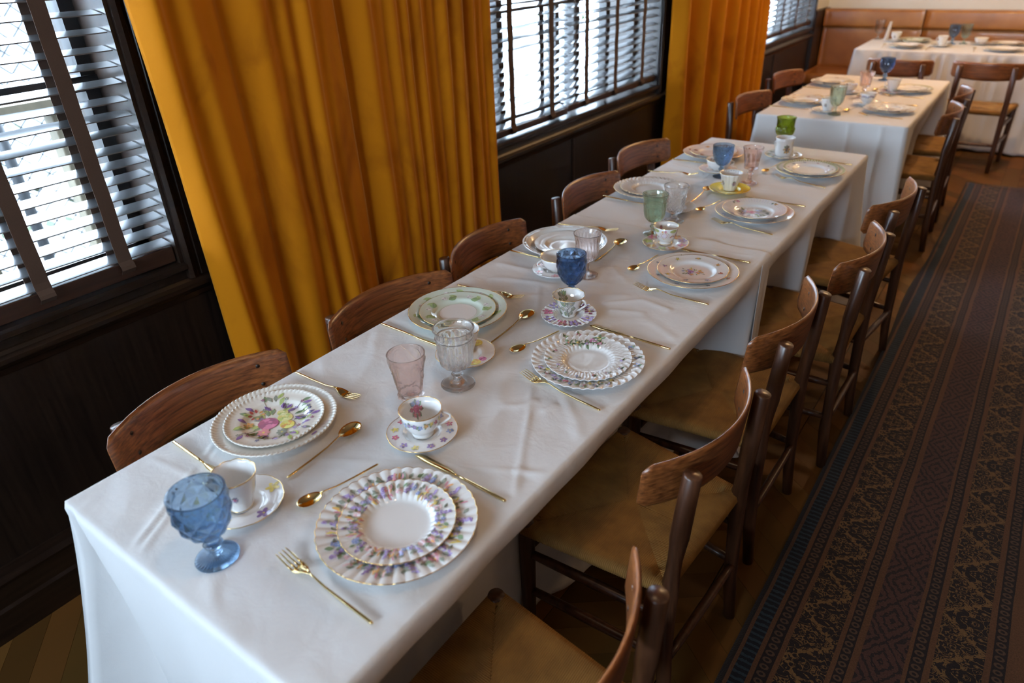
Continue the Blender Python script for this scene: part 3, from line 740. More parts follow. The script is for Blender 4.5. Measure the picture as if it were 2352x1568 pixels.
# ---------------------------------------------------------------- woven chairs
def chair_proto():
    root = thing('dining_chair', 'x', 'chair', (0, 0, 0), 0)
    ZS = .438
    A = [(-.185, -.232), (-.185, .232), (.172, .185), (.172, -.185)]        # seat corners: front left.. (front is -x)
    # ---- woven seat: cords run at right angles to each rail up to the diagonals
    Cc = [(-.040, 0), (-.006, 0)]                                            # short centre line
    cen = Vector((-.02, 0, 0))
    sb = MB()
    def cord_run(p_edge, p_in, outn, rr=.0023):
        """one cord: from under the rail, round the rail and up to the diagonal"""
        e = Vector((*p_edge, 0)); q = Vector((*p_in, 0)); on = Vector((*outn, 0)); pr = []
        rail = .013
        for (a, b) in ((-.035, -.026), (-.004, -.026), (.008, -.020), (.012, -.008), (.008, .003), (-.004, .006), (-.025, .0045)):
            pr.append(e + on * (a - .0) + Vector((0, 0, ZS + b)))
        if (q - e).length < .03: pr = pr[:6]; pr.append(q + Vector((0, 0, ZS + .002)))
        else:
            mid = e.lerp(q, .6); pr.append(mid + Vector((0, 0, ZS + .001))); pr.append(q + Vector((0, 0, ZS - .002)))
        # half tube cross-section
        d = (q - e); 
        if d.length < 1e-5: d = -on
        side = Vector((-on.y, on.x, 0)); vs = []
        for i, p in enumerate(pr):
            tg = pr[min(i + 1, len(pr) - 1)] - pr[max(i - 1, 0)]; nn = side.cross(tg).normalized()
            if i < 2 and nn.z > 0: nn = -nn
            if i > 3 and nn.z < 0: nn = -nn
            if 2 <= i <= 3: nn = (on + Vector((0, 0, (-.3, .1)[i - 2]))).normalized()
            vs += [p - side * rr, p - side * rr * .6 + nn * rr * .75, p + nn * rr, p + side * rr * .6 + nn * rr * .75, p + side * rr]
        k = len(pr); sb.add(vs, [(i * 5 + j, (i + 1) * 5 + j, (i + 1) * 5 + j + 1, i * 5 + j + 1) for i in range(k - 1) for j in range(4)])
    def lerp2(a, b, t): return (a[0] + (b[0] - a[0]) * t, a[1] + (b[1] - a[1]) * t)
    def xdiag(a, c, val, ax):                                                 # point on segment a->c with coordinate ax == val
        t = (val - a[ax]) / (c[ax] - a[ax]); return lerp2(a, c, t)
    cf, cb = (-.030, 0), (-.008, 0)
    pitch = .0043
    # front rail (x=-.185), cords along +x ; back rail
    n_ = int(.464 / pitch)
    for k in range(n_):
        y = -.230 + k * pitch + .001
        c = cf; a = A[0] if y < 0 else A[1]
        q = xdiag(a, c, y, 1) if abs(y) > .002 else c
        if abs(y) < .226 - 0: cord_run((-.185, y), q, (-1, 0))
    n_ = int(.37 / pitch)
    for k in range(n_):
        y = -.183 + k * pitch + .001
        a = A[3] if y < 0 else A[2]; q = xdiag(a, cb, y, 1) if abs(y) > .002 else cb
        cord_run((.172, y), q, (1, 0))
    for sg, (a, b) in ((-1, (A[0], A[3])), (1, (A[1], A[2]))):
        n_ = int(.357 / pitch)
        for k in range(n_):
            x = -.183 + k * pitch + .001; e = xdiag(a, b, x, 0)
            if x < cf[0]: q = xdiag(a, cf, x, 0)
            elif x > cb[0]: q = xdiag(b, cb, x, 0)
            else: q = (x, 0)
            cord_run(e, q, (.0, sg))
    sb.add([(x * .985, y * .985, ZS - .003) for x, y in A] + [(cf[0], 0, ZS - .005), (cb[0], 0, ZS - .005)],
           [(0, 1, 4), (1, 2, 5, 4), (2, 3, 5), (3, 0, 4, 5)])
    sb.add([(x * .985, y * .985, ZS - .026) for x, y in A], [(0, 1, 2, 3)])
    sb.build('seat', M['cord'], root)
    # ---- legs
    for sg in (-1, 1):
        b = MB(); y = sg * .222
        b.tube([(-.178, y, 0), (-.178, y, .10), (-.178, y, .30), (-.178, y, .440), (-.178, y, .447)], [.0145, .0170, .0195, .0195, .0175], 16); b.build('leg', M['walnut_leg'], root)
        b = MB()
        b.tube([(.205, sg * .185, 0), (.190, sg * .183, .15), (.180, sg * .178, .42), (.188, sg * .174, .58), (.199, sg * .170, .748), (.1995, sg * .170, .751)], [.0150, .0180, .0210, .0205, .0190, .0170], 16); b.build('leg', M['walnut_leg'], root)
    # ---- stretchers
    def bar(p, q, r=.0115):
        b = MB(); P_ = Vector(p); Q = Vector(q)
        b.tube([P_, P_.lerp(Q, .15), P_.lerp(Q, .5), P_.lerp(Q, .85), Q], [r * .85, r, r * 1.15, r, r * .85], 12); b.build('stretcher', M['walnut_leg'], root)
    for sg in (-1, 1):
        bar((-.178, sg * .222, .345), (.184, sg * .180, .335)); bar((-.178, sg * .222, .215), (.190, sg * .183, .205))
    bar((-.178, -.222, .355), (-.178, .222, .355)); bar((.192, -.182, .20), (.192, .182, .20), .011)
    # ---- curved backrest panel
    b = MB(); ny, nz = 32, 10; th = .012; vs = []
    H0, H1 = .652, .777
    def outline(t):                                                            # t in -1..1 along the arc
        e = abs(t); top = H1 - .004 * e ** 2; bot = H0 + .012 * e ** 2
        if e > .95: k = (e - .95) / .05; top -= .014 * (1 - sqrt(max(0, 1 - k * k))); bot += .014 * (1 - sqrt(max(0, 1 - k * k)))
        return bot, top
    def arc(t): return (.118 + .083 * (1 - abs(t) ** 2.1), .232 * (t * (1.0 - .0)))
    for side in (0, 1):
        for i in range(ny + 1):
            t = -1 + 2 * i / ny; t = sin(t * pi / 2) if False else t
            x, y = arc(t); x2, y2 = arc(min(1, t + .02)); x3, y3 = arc(max(-1, t - .02)); tx, ty = x2 - x3, y2 - y3; l = hypot(tx, ty); nxx, nyy = ty / l, -tx / l
            bot, top = outline(t)
            for j in range(nz + 1):
                v = j / nz; z = bot + (top - bot) * v
                rd = th * .5 * (1 - .75 * max(0, abs(v - .5) * 2 - .86) / .14) * (1 - .7 * max(0, abs(t) - .965) / .035)
                lean = (z - .70) * .10; s_ = rd if side else -rd
                vs.append((x + lean + nxx * s_, y + nyy * s_, z))
    n = nz + 1; off = (ny + 1) * n; fs = []
    for i in range(ny):
        for j in range(nz):
            a = i * n + j; fs += [(a, a + n, a + n + 1, a + 1), (off + a, off + a + 1, off + a + n + 1, off + a + n)]
        fs += [(i * n, off + i * n, off + (i + 1) * n, (i + 1) * n), (i * n + nz, (i + 1) * n + nz, off + (i + 1) * n + nz, off + i * n + nz)]
    for j in range(nz): fs += [(j, j + 1, off + j + 1, off + j), (ny * n + j, off + ny * n + j, off + ny * n + j + 1, ny * n + j + 1)]
    b.add(vs, fs); b.build('backrest', M['walnut'], root)
    # dowel plugs on the inner face
    for sg in (-1, 1):
        for z in (.690, .742):
            t = sg * .168 / .232; x, y = arc(t); lean = (z - .70) * .10
            d = MB(); x2, y2 = arc(t + .01 ); tx, ty = x2 - x, y2 - y; l = hypot(tx, ty); nrm = Vector((-ty / l, tx / l, 0))
            c_ = Vector((x + lean, y, z)); d.tube([c_ - nrm * .004, c_ + nrm * .0068], .0052, 12, up=(0, 0, 1)); d.build('dowel', M['dowel'], root)
    return root
CH = chair_proto()
CX = -.555
chairs = [
    (-.478, RIGHT[0], 0, 'woven seat chair nearest the camera, only backrest edge and seat showing'),
    (-.535, RIGHT[1], -.06, 'woven seat chair on the aisle side facing the white pink-rose plates'),
    (-.547, RIGHT[2], -.01, 'third woven chair on the aisle side, facing the small scattered flower plates'),
    (-.487, RIGHT[3], -.01, 'fourth woven chair on the aisle side, facing the lacework plates'),
    (-.497, RIGHT[4], -.11, 'fifth woven chair on the aisle side, last of the joined tables'),
    (-1.268, LEFT[0], pi, 'walnut chair on the window side below the nearest blind, its back largest'),
    (-1.245, LEFT[1], pi - .10, 'walnut chair before the wide velvet curtain at the pale green plates'),
    (-1.275, LEFT[2], pi + .07, 'walnut chair at the right edge of the wide velvet curtain'),
    (-1.278, LEFT[3], pi, 'walnut chair under the middle window sill at the peach swirl plates'),
    (-1.350, LEFT[4], pi - .10, 'walnut chair before the dark panel just left of the narrow curtain'),
    (-1.318, L3[0], pi - .13, 'orange brown chair in front of the narrow curtain at the separate table'),
    (-1.372, L3[1], pi - .14, 'small looking chair nearest the banquette on the window side'),
    (-.532, R3[0], .03, 'chair on the aisle side of the separate table, the nearer one'),
    (-.545, R3[1], .03, 'chair on the aisle side of the separate table, the farther one'),
    (-.94, 6.46, -pi / 2, 'chair with its back to us at the banquette table, behind the blue goblet'),
    (-.36, 6.50, -pi / 2, 'chair with its back to us at the banquette table, fully seen at right'),
]
for i, (x, y, rz, lab) in enumerate(chairs):
    if i == 0: CH.location = (x, y, 0); CH.rotation_euler = (0, 0, rz); CH['label'] = lab; CH['group'] = 'woven walnut dining chairs'
    else: dup(CH, (x, y, 0), rz, lab, 'woven walnut dining chairs')

# ---------------------------------------------------------------- cutlery (head towards -x, lying on z=0)
def fork_proto():
    r = thing('fork', 'x', 'fork')
    h = MB(); h.tube([(.112, 0, .0030), (.108, 0, .0030), (.05, 0, .0032), (.0, 0, .0042), (-.028, 0, .0095), (-.042, 0, .0105)], [.0018, .0029, .0027, .0021, .0017, .0022], 10, flat=.75); h.build('handle', M['gold'], r)
    b = MB()
    def zc(x): return .0105 + .0 - .0085 * sstep(-.042, -.072, x) * 1.0 + .0075 * sstep(-.078, -.112, x) if x < -.04 else .0105
    def zp(x): return .0105 - .0075 * sstep(0, .030, -x - .042) + .0085 * sstep(.028, .072, -x - .042)
    # palm of the fork
    xs = [-.038, -.044, -.050, -.056, -.062, -.068, -.073]; ws = [.0022, .0040, .0072, .0098, .0112, .0118, .0120]
    vs = []
    for x, w_ in zip(xs, ws):
        for sg, dz in ((-1, 0), (-.5, -.0008), (0, -.0012), (.5, -.0008), (1, 0)): vs.append((x, w_ * sg, zp(x) + dz + .0007))
    for x, w_ in zip(xs, ws):
        for sg, dz in ((-1, 0), (-.5, -.0008), (0, -.0012), (.5, -.0008), (1, 0)): vs.append((x, w_ * sg, zp(x) + dz - .0007))
    n = len(xs); o = 5 * n; fs = []
    for i in range(n - 1):
        for j in range(4):
            a = i * 5 + j; fs += [(a, a + 1, a + 6, a + 5), (o + a, o + a + 5, o + a + 6, o + a + 1)]
        a = i * 5; fs += [(a, a + 5, o + a + 5, o + a), (a + 4, o + a + 4, o + a + 9, a + 9)]
    fs += [((n - 1) * 5 + j, (n - 1) * 5 + j + 1, o + (n - 1) * 5 + j + 1, o + (n - 1) * 5 + j) for j in range(4)]
    b.add(vs, fs)
    for k in range(4):
        y = (-1.5 + k) * .0066
        pts = [(-.072, y, zp(-.072) - .0004), (-.085, y, zp(-.085)), (-.100, y, zp(-.100)), (-.112, y * .96, zp(-.112)), (-.116, y * .95, zp(-.114) + .0005)]
        b.tube(pts, [.0020, .0016, .0014, .0011, .0004], 8, flat=.6)
    b.build('tines', M['gold'], r); return r
def spoon_proto():
    r = thing('spoon', 'x', 'spoon')
    h = MB(); h.tube([(.098, 0, .0028), (.094, 0, .0028), (.04, 0, .0030), (-.005, 0, .0050), (-.030, 0, .0095), (-.042, 0, .0100)], [.0016, .0027, .0024, .0019, .0016, .0024], 10, flat=.7); h.build('handle', M['gold'], r)
    b = MB(); na, nr = 28, 8; vs = []
    def P_(k, t, up):
        rr = k / nr; a, w_ = .0275, .0185
        x = -.066 - a * rr * cos(t); wd = w_ * (1 + .12 * cos(t)); y = wd * rr * sin(t)
        z = .0095 - .0078 * (1 - rr ** 2.2) - .0012 * rr * (1 - cos(t)) * .3
        return (x, y, z + (0 if up else -.0012 * (1 - .6 * rr)))
    for up in (1, 0):
        for k in range(nr + 1):
            for j in range(na): vs.append(P_(k, 2 * pi * j / na, up))
    o = (nr + 1) * na; fs = []
    for k in range(nr):
        for j in range(na):
            a, c = k * na + j, k * na + (j + 1) % na; fs += [(a, a + na, c + na, c), (o + a, o + c, o + c + na, o + a + na)]
    for j in range(na): a, c = nr * na + j, nr * na + (j + 1) % na; fs.append((a, o + a, o + c, c))
    b.add(vs, fs); b.build('bowl', M['gold'], r); return r
def knife_proto():
    r = thing('knife', 'x', 'knife')
    h = MB(); h.tube([(.116, 0, .0034), (.112, 0, .0034), (.06, 0, .0034), (.015, 0, .0034), (-.004, 0, .0030)], [.0020, .0032, .0032, .0028, .0022], 10, flat=.85); h.build('handle', M['gold'], r)
    b = MB(); top = []; xs = [-.003 - .109 * k / 14 for k in range(15)]
    def wdt(x):
        u = (-x - .003) / .109; up = .0022 + .0052 * sstep(0, .25, u); dn = -.0022 - .0046 * sstep(0, .3, u) - .0018 * sstep(.3, .7, u)
        if u > .80: q = (u - .8) / .2; s_ = sqrt(max(0, 1 - q * q)); up = -.002 + (up + .002) * s_ if q < 1 else -.002; dn = dn * (1 - q * .35) if q < 1 else -.0022
        return up, dn
    vs = []
    for x in xs:
        u, d = wdt(x); vs += [(x, u, .0034), (x, (u + d) / 2, .0042), (x, d, .0024), (x, (u + d) / 2, .0016)]
    b.add(vs, [(i * 4 + j, (i + 1) * 4 + j, (i + 1) * 4 + (j + 1) % 4, i * 4 + (j + 1) % 4) for i in range(14) for j in range(4)] + [(0, 1, 2, 3), (56, 59, 58, 57)])
    b.build('blade', M['gold'], r); return r
PROTO = {'fork': fork_proto(), 'spoon': spoon_proto(), 'knife': knife_proto()}
used = set()
def cutlery(kind, x, y, ang, label, sc=1.0, z=None):
    """x, y: middle of the piece; ang: world direction, degrees, in which the handle points"""
    p = PROTO[kind]; z = (ZT + .0045) if z is None else z
    if kind not in used:
        used.add(kind); p.location = (x, y, z); p.rotation_euler = (0, 0, math.radians(ang)); p['label'] = label; p['group'] = 'gold cutlery'; p.scale = (sc, sc, sc)
    else: dup(p, (x, y, z), math.radians(ang), label, 'gold cutlery', (sc, sc, sc))

# ---------------------------------------------------------------- painted china
WHITE = (0.80, 0.79, 0.77); CREAM = (0.80, 0.77, 0.70); MINT = (0.62, 0.70, 0.60); PINK = (0.62, 0.22, 0.30); ROSE = (0.50, 0.06, 0.16); PURPLE = (0.22, 0.10, 0.36); LILAC = (0.42, 0.32, 0.62)
BLUE = (0.20, 0.28, 0.58); NAVY = (0.06, 0.08, 0.22); YEL = (0.72, 0.55, 0.08); ORA = (0.66, 0.30, 0.05); RED = (0.55, 0.05, 0.04); GREEN = (0.17, 0.27, 0.12); GGREY = (0.24, 0.27, 0.20); LIME = (0.42, 0.52, 0.12); BROWN = (0.16, 0.08, 0.04); PLUM = (0.24, 0.03, 0.12); GOLDC = (0.55, 0.36, 0.08); PALEPK = (0.80, 0.55, 0.55)
class Paint:
    """lays coloured shapes on a surface given by pos(u, v) -> (Vector, normal); u, v in metres"""
    def __init__(s, mb, surf, seed=0): s.mb = mb; s.S = surf; s.k = 0; s.r = random.Random(seed)
    def poly(s, pts, col, c=None):
        s.k += 1; e = .00035 + min(.0009, .0000022 * s.k)
        cx_ = sum(p[0] for p in pts) / len(pts); cy_ = sum(p[1] for p in pts) / len(pts)
        if c: cx_, cy_ = c
        vs = []
        for (u, v) in [(cx_, cy_)] + [(cx_ + (a - cx_) * .55, cy_ + (b - cy_) * .55) for a, b in pts] + pts:
            p, nn = s.S(u, v); vs.append(p + nn * e)
        n = len(pts); j = s.r.uniform(.82, 1.15); col = tuple(min(.85, x * j * .86 + .09) for x in col)
        s.mb.add(vs, [(0, 1 + i, 1 + (i + 1) % n) for i in range(n)] + [(1 + i, 1 + n + i, 1 + n + (i + 1) % n, 1 + (i + 1) % n) for i in range(n)], 0, col)
    def ell(s, u, v, a, b, ang, col, n=8):
        ca, sa = cos(ang), sin(ang)
        s.poly([(u + a * cos(t) * ca - b * sin(t) * sa, v + a * cos(t) * sa + b * sin(t) * ca) for t in [2 * pi * i / n for i in range(n)]], col)
    def leaf(s, u, v, l, w_, ang, col, vein=True):
        ca, sa = cos(ang), sin(ang); pts = []
        for x, y in ((0, 0), (.25, .7), (.5, 1), (.75, .65), (1, 0), (.75, -.65), (.5, -1), (.25, -.7)):
            pts.append((u + x * l * ca - y * w_ * sa, v + x * l * sa + y * w_ * ca))
        s.poly(pts, col)
        if vein: s.line([(u, v), (u + l * .9 * ca, v + l * .9 * sa)], w_ * .12, tuple(c * .5 for c in col))
    def line(s, P_, w_, col):
        for a, b in zip(P_, P_[1:]):
            d = hypot(b[0] - a[0], b[1] - a[1]) or 1; nx_, ny_ = -(b[1] - a[1]) / d * w_, (b[0] - a[0]) / d * w_
            s.poly([(a[0] + nx_, a[1] + ny_), (b[0] + nx_, b[1] + ny_), (b[0] - nx_, b[1] - ny_), (a[0] - nx_, a[1] - ny_)], col)
    def flower(s, u, v, r, col, centre=YEL, n=5, a0=None):
        a0 = s.r.uniform(0, 6) if a0 is None else a0
        for i in range(n):
            t = a0 + 2 * pi * i / n; s.ell(u + .58 * r * cos(t), v + .58 * r * sin(t), r * .5, r * .32, t, col)
        s.ell(u, v, r * .22, r * .22, 0, centre, 6)
    def rose(s, u, v, r, col, dark):
        light = tuple(min(.85, c * 1.5 + .12) for c in col)
        s.ell(u, v, r, r * .92, 0, col, 12)
        for i in range(7): t = i * .9; s.ell(u + .62 * r * cos(t), v + .60 * r * sin(t), r * .46, r * .26, t + 1.57, (light, col, dark)[i % 3])
        for i in range(5): t = i * 1.26 + .5; s.ell(u + .28 * r * cos(t), v + .28 * r * sin(t), r * .3, r * .15, t + 1.57, (dark, light, col)[i % 3])
        s.ell(u, v, r * .14, r * .14, 0, dark, 6)
    def spray(s, u, v, r, ang, cols, n=14):
        """spike of tiny blossoms"""
        for i in range(n):
            t = s.r.uniform(0, 1); w_ = r * .32 * (1 - t * .7)
            x, y = t * r * 1.5 - r * .5, s.r.uniform(-w_, w_)
            s.ell(u + x * cos(ang) - y * sin(ang), v + x * sin(ang) + y * cos(ang), r * .13, r * .075, s.r.uniform(0, 3), s.r.choice(cols), 6)
    def bouquet(s, u, v, r, ang=0):
        rr = s.r
        for i in range(12): t = rr.uniform(0, 6.28); d = rr.uniform(.35, .8) * r; s.leaf(u + d * cos(t) * 1.2, v + d * sin(t) * .7, r * .38, r * .09, t + rr.uniform(-.4, .4), rr.choice((GREEN, GGREY, LIME)))

def prof_interp(pr, x):
    for (a, za), (b, zb) in zip(pr, pr[1:]):
        if a <= x <= b: return za + (zb - za) * (x - a) / (b - a) if b > a else za
    return pr[-1][1]

def plate(name, label, cat, R, style='plain', n=24, amp=.02, swirl=0, base=WHITE, rim='gilt', well=.62, H=.021, deco=None, group=None, ring=None, rimcol=None, seed=0, wide_flute=True, NT=None):
    H = H * (R / .135) ** .6; k = R
    top = [(0, .0055), (well * k * .82, .0055), (well * k * .92, .0062), (well * k, .0085), (well * k * 1.06, .0118), (well * k * 1.13, .0135), (.85 * k, H * .84), (k, H)]
    rs = [0.001, .25 * k, well * k * .6, well * k * .82, well * k * .90, well * k * .97, well * k * 1.03, well * k * 1.08, well * k * 1.13, well * k * 1.13 + (k - well * k * 1.13) * .25, well * k * 1.13 + (k - well * k * 1.13) * .5,
          well * k * 1.13 + (k - well * k * 1.13) * .75, k * .955, k * .975, k * .992, k]
    NT = NT or {'flute': n * 8, 'scallop': max(120, n * 8), 'rope': n * 6, 'plain': 96}[style]
    def mod(r, z, t, i):
        q = sstep(well * k * .95, k, r)
        if style == 'flute':
            c = cos(n * (t + swirl * (r / k - well))); qq = sstep(well * k * .93, well * k * 1.12, r)
            return r * (1 + .012 * q * abs(cos(n / 2 * (t + swirl * (1 - well))))) , z + amp * qq * (abs(cos(n / 2 * (t + swirl * (r / k - well)))) * 2 - 1)
        if style == 'scallop':
            c = abs(sin(n / 2 * t)) ** .6; return r * (1 + amp * q * (c - .6)), z + .0006 * q * c
        if style == 'rope':
            if r > k * .94:
                p = (r - k * .94) / (k * .06); bead = abs(cos(n / 2 * (t + .05 * p * 1.2))) ** .8
                return r * (1 + .006 * bead * p), z + .0034 * bead * sin(min(1, p) * pi * .8)
        return r, z
    prof = [(r, prof_interp(top, r)) for r in rs]
    under = [(k * .998, H - .0022), (k * .97, H - .0032), (well * k * 1.13, .0098), (well * k * 1.02, .0060), (well * k * .93, .0028), (well * k * .90, 0), (well * k * .86, 0), (well * k * .84, .0026), (.001, .0028)]
    mb = MB()
    def colf(i, j):
        if ring and i < len(prof):
            rr = prof[min(i, len(prof) - 1)][0] / k
            for a, b, c in ring:
                if a <= rr < b: return c
        return base
    mb.lathe(prof + under, NT, mod, 0, base, colf=colf)
    def surf(u, v):
        r = hypot(u, v); t = atan2(v, u); z = prof_interp(top, min(r, k)); rr, zz = mod(r, z, t, 0)
        return Vector((rr * cos(t), rr * sin(t), zz + .00025)), Vector((0, 0, 1))
    if deco: deco(Paint(mb, surf, seed), R, well * R)
    root = thing(name, label, cat, group=group)
    mb.build('plate_body' if name != 'saucer' else 'saucer_body', M['china'], root, color=True)
    if rim:
        g = MB(); pts = []
        for j in range(min(NT, 240)):
            t = 2 * pi * j / min(NT, 240); rr, zz = mod(k, H, t, 0); pts.append((rr * cos(t), rr * sin(t), zz - .0006))
        g.tube(pts, .00085, 6, closed=True); g.build('rim_line', M['gilt'] if rim == 'gilt' else M['silver_rim'], root)
    return root

def border(P_, R, W, inner, items, seed=3):
    """garland of flowers round the rim between radii inner..R*.93"""
    rr = random.Random(seed); mid = (inner + R * .93) / 2; bw = (R * .93 - inner)
    n = items
    
    for i in range(n):
        t = 2 * pi * i / n; kind = i % 6; u, v = mid * cos(t), mid * sin(t)
        def at(dt, dr): return ((mid + dr * bw) * cos(t + dt), (mid + dr * bw) * sin(t + dt))
        for q in range(3):
            a = at(rr.uniform(-.12, .12), rr.uniform(-.30, .25)); P_.leaf(a[0], a[1], bw * .30, bw * .085, t + rr.uniform(-1.6, 1.6), rr.choice((GGREY, GREEN, GGREY)))
        if kind in (0, 3): P_.spray(u, v, bw * .5, t + rr.uniform(-.5, .5), (PURPLE, LILAC, LILAC), 30)
        elif kind == 1:
            for q in range(12): a = at(rr.uniform(-.10, .10), rr.uniform(-.35, .35)); P_.ell(a[0], a[1], bw * .15, bw * .042, t + rr.uniform(-.8, .8), rr.choice((PINK, PALEPK, ORA, YEL)))
        elif kind == 2:
            for q in range(4): a = at(rr.uniform(-.1, .1), rr.uniform(-.3, .3)); P_.flower(a[0], a[1], bw * .12, rr.choice((BLUE, LILAC)), WHITE)
        elif kind == 4:
            a = at(0, -.05); P_.rose(a[0], a[1], bw * .20, PALEPK, (.7,.35,.42))
        else:
            for q in range(12): a = at(rr.uniform(-.10, .10), rr.uniform(-.35, .35)); P_.ell(a[0], a[1], bw * .15, bw * .042, t + rr.uniform(-.8, .8), rr.choice((YEL, ORA, PALEPK, PINK)))
def scatter(P_, R, W, inner, n, seed, size=.16, cols=(PURPLE, RED, YEL, BLUE, ORA)):
    rr = random.Random(seed); mid = (inner + R * .95) / 2; bw = R * .95 - inner
    for i in range(n):
        t = 2 * pi * (i + rr.uniform(-.1, .1)) / n; u, v = mid * cos(t), mid * sin(t); c = rr.choice(cols)
        for q in range(3): P_.leaf(u, v, bw * .34, bw * .07, t + rr.uniform(-3, 3), GREEN)
        P_.flower(u, v, bw * size * 1.3, c, YEL); 
        for q in range(3): P_.ell(u + rr.uniform(-.3, .3) * bw, v + rr.uniform(-.2, .2) * bw, bw * .06, bw * .04, 0, rr.choice(cols), 6)
def centre_bouquet(P_, R, cols, u0=0, v0=0, big=(ROSE, PLUM), seed=5, ang=0):
    rr = random.Random(seed)
    for i in range(16):
        t = rr.uniform(0, 6.28); d = rr.uniform(.3, .85) * R; u, v = u0 + d * cos(t) * 1.1, v0 + d * sin(t) * .75
        P_.leaf(u, v, R * .34, R * .07, t + rr.uniform(-.4, .4), rr.choice((GREEN, GGREY, LIME)))
        P_.line([(u0, v0), (u, v)], .0003, GGREY)
    for i in range(11):
        t = rr.uniform(0, 6.28); d = rr.uniform(.25, .8) * R; P_.flower(u0 + d * cos(t) * 1.1, v0 + d * sin(t) * .75, R * rr.uniform(.12, .2), rr.choice(cols), YEL)
    for i in range(4): t = ang + i * 1.57; P_.spray(u0 + .75 * R * cos(t), v0 + .6 * R * sin(t), R * .22, t, (rr.choice(cols), NAVY), 8)
    P_.rose(u0 - .12 * R, v0, R * .26, *big)

def d_R1(P_, R, W): border(P_, R, W, W * .95, 30, 2)
def d_L1(P_, R, W):
    # mixed bouquet: plum rose, yellow roses, tulip, eggplant, grey sprigs
    rr = random.Random(8); K = W * 1.3
    for i in range(60):
        t = rr.uniform(0, 6.28); d = rr.uniform(.3, .92) * K; u, v = d * cos(t), d * sin(t)
        P_.leaf(u, v, K * .26, K * .060, t + rr.uniform(-.6, .6), rr.choice((GREEN, GGREY, LIME, LIME, PURPLE)))
    for i in range(26):
        t = rr.uniform(0, 6.28); d = rr.uniform(.6, 1.0) * K; u, v = d * cos(t), d * sin(t); P_.line([(u * .75, v * .75), (u, v)], .0003, GGREY); P_.flower(u, v, K * .055, rr.choice((NAVY, LILAC, PLUM, GGREY)), WHITE)
    P_.rose(-.10 * K, -.16 * K, K * .27, (0.40, 0.05, 0.16), PLUM)
    P_.rose(.12 * K, .22 * K, K * .20, (0.70, 0.62, 0.16), LIME); P_.rose(.38 * K, .0 * K, K * .19, (0.74, 0.62, 0.08), ORA)
    P_.rose(-.08 * K, .36 * K, K * .15, (0.70, 0.62, 0.2), LIME)
    P_.leaf(.34 * K, .34 * K, K * .34, K * .10, .3, PURPLE); P_.leaf(.36 * K, .38 * K, K * .30, K * .06, .3, YEL)
    P_.leaf(-.20 * K, .52 * K, K * .22, K * .07, 2.2, PURPLE); P_.leaf(-.12 * K, .55 * K, K * .2, K * .06, 1.4, PURPLE)
    P_.flower(.05 * K, -.50 * K, K * .16, (0.6, .2, .22), YEL, 7); P_.flower(.46 * K, -.30 * K, K * .13, GGREY, YEL, 7); P_.flower(-.5 * K, -.42 * K, K * .12, ORA, BROWN)
    for q in range(8): a = q * .8; P_.leaf(-.62 * K + .1 * K * cos(a), .0 + .1 * K * sin(a), K * .12, K * .04, a, rr.choice((BROWN, ORA, RED)))
def d_L1b(P_, R, W):
    for i in range(5): P_.line([(R * .80 * cos(.2 + .05 * i), R * .80 * sin(.2 + .05 * i)), (R * .92 * cos(.28 + .06 * i), R * .92 * sin(.28 + .06 * i))], .0004, (LILAC, PLUM)[i % 2])
    P_.ell(R * .86 * cos(.12), R * .86 * sin(.12), .008, .0035, 1.7, PURPLE)
def d_R2(P_, R, W):
    rr = random.Random(4)
    # large rose spray at the far-left of the rim, trailing sprigs elsewhere
    for (t, r_, s_, c, d) in ((1.75, .80, .17, (0.55, .16, .34), PLUM), (1.52, .72, .13, PINK, ROSE), (1.60, .90, .10, YEL, ORA), (1.95, .66, .09, LILAC, PURPLE), (2.25, .72, .07, YEL, ORA), (2.5, .8, .07, (0.5, .1, .2), PLUM)):
        for q in range(4): P_.leaf(R * r_ * cos(t), R * r_ * sin(t), R * .17, R * .04, t + q * 1.7, GREEN)
        P_.rose(R * r_ * cos(t), R * r_ * sin(t), R * s_ * .62, c, d)
    for i in range(9):
        t = 3.1 + i * .42; r_ = .80 + .06 * sin(i * 2); P_.leaf(R * r_ * cos(t), R * r_ * sin(t), R * .12, R * .025, t + 1, GREEN); P_.flower(R * r_ * cos(t), R * r_ * sin(t), R * .045, rr.choice((LILAC, PINK, YEL, BLUE)), YEL)
def d_R2b(P_, R, W):
    rr = random.Random(6)
    for i in range(30):
        t = 4.0 + i * .055 * 1.1; r_ = .84 + .05 * sin(i * 1.7); u, v = R * r_ * cos(t), R * r_ * sin(t)
        P_.leaf(u, v, R * .09, R * .025, t + rr.uniform(-2, 2), GREEN)
        if i % 2: P_.flower(u, v, R * .05, rr.choice((BLUE, YEL, ROSE, LILAC, YEL)), ORA)
    for t0 in (2.3, 2.6, 1.0, .6, .3): u, v = R * .87 * cos(t0), R * .87 * sin(t0); P_.leaf(u, v, R * .1, R * .025, t0, GREEN); P_.flower(u, v, R * .055, (RED, ROSE, BLUE, GREEN, NAVY)[int(t0 * 7) % 5], YEL)
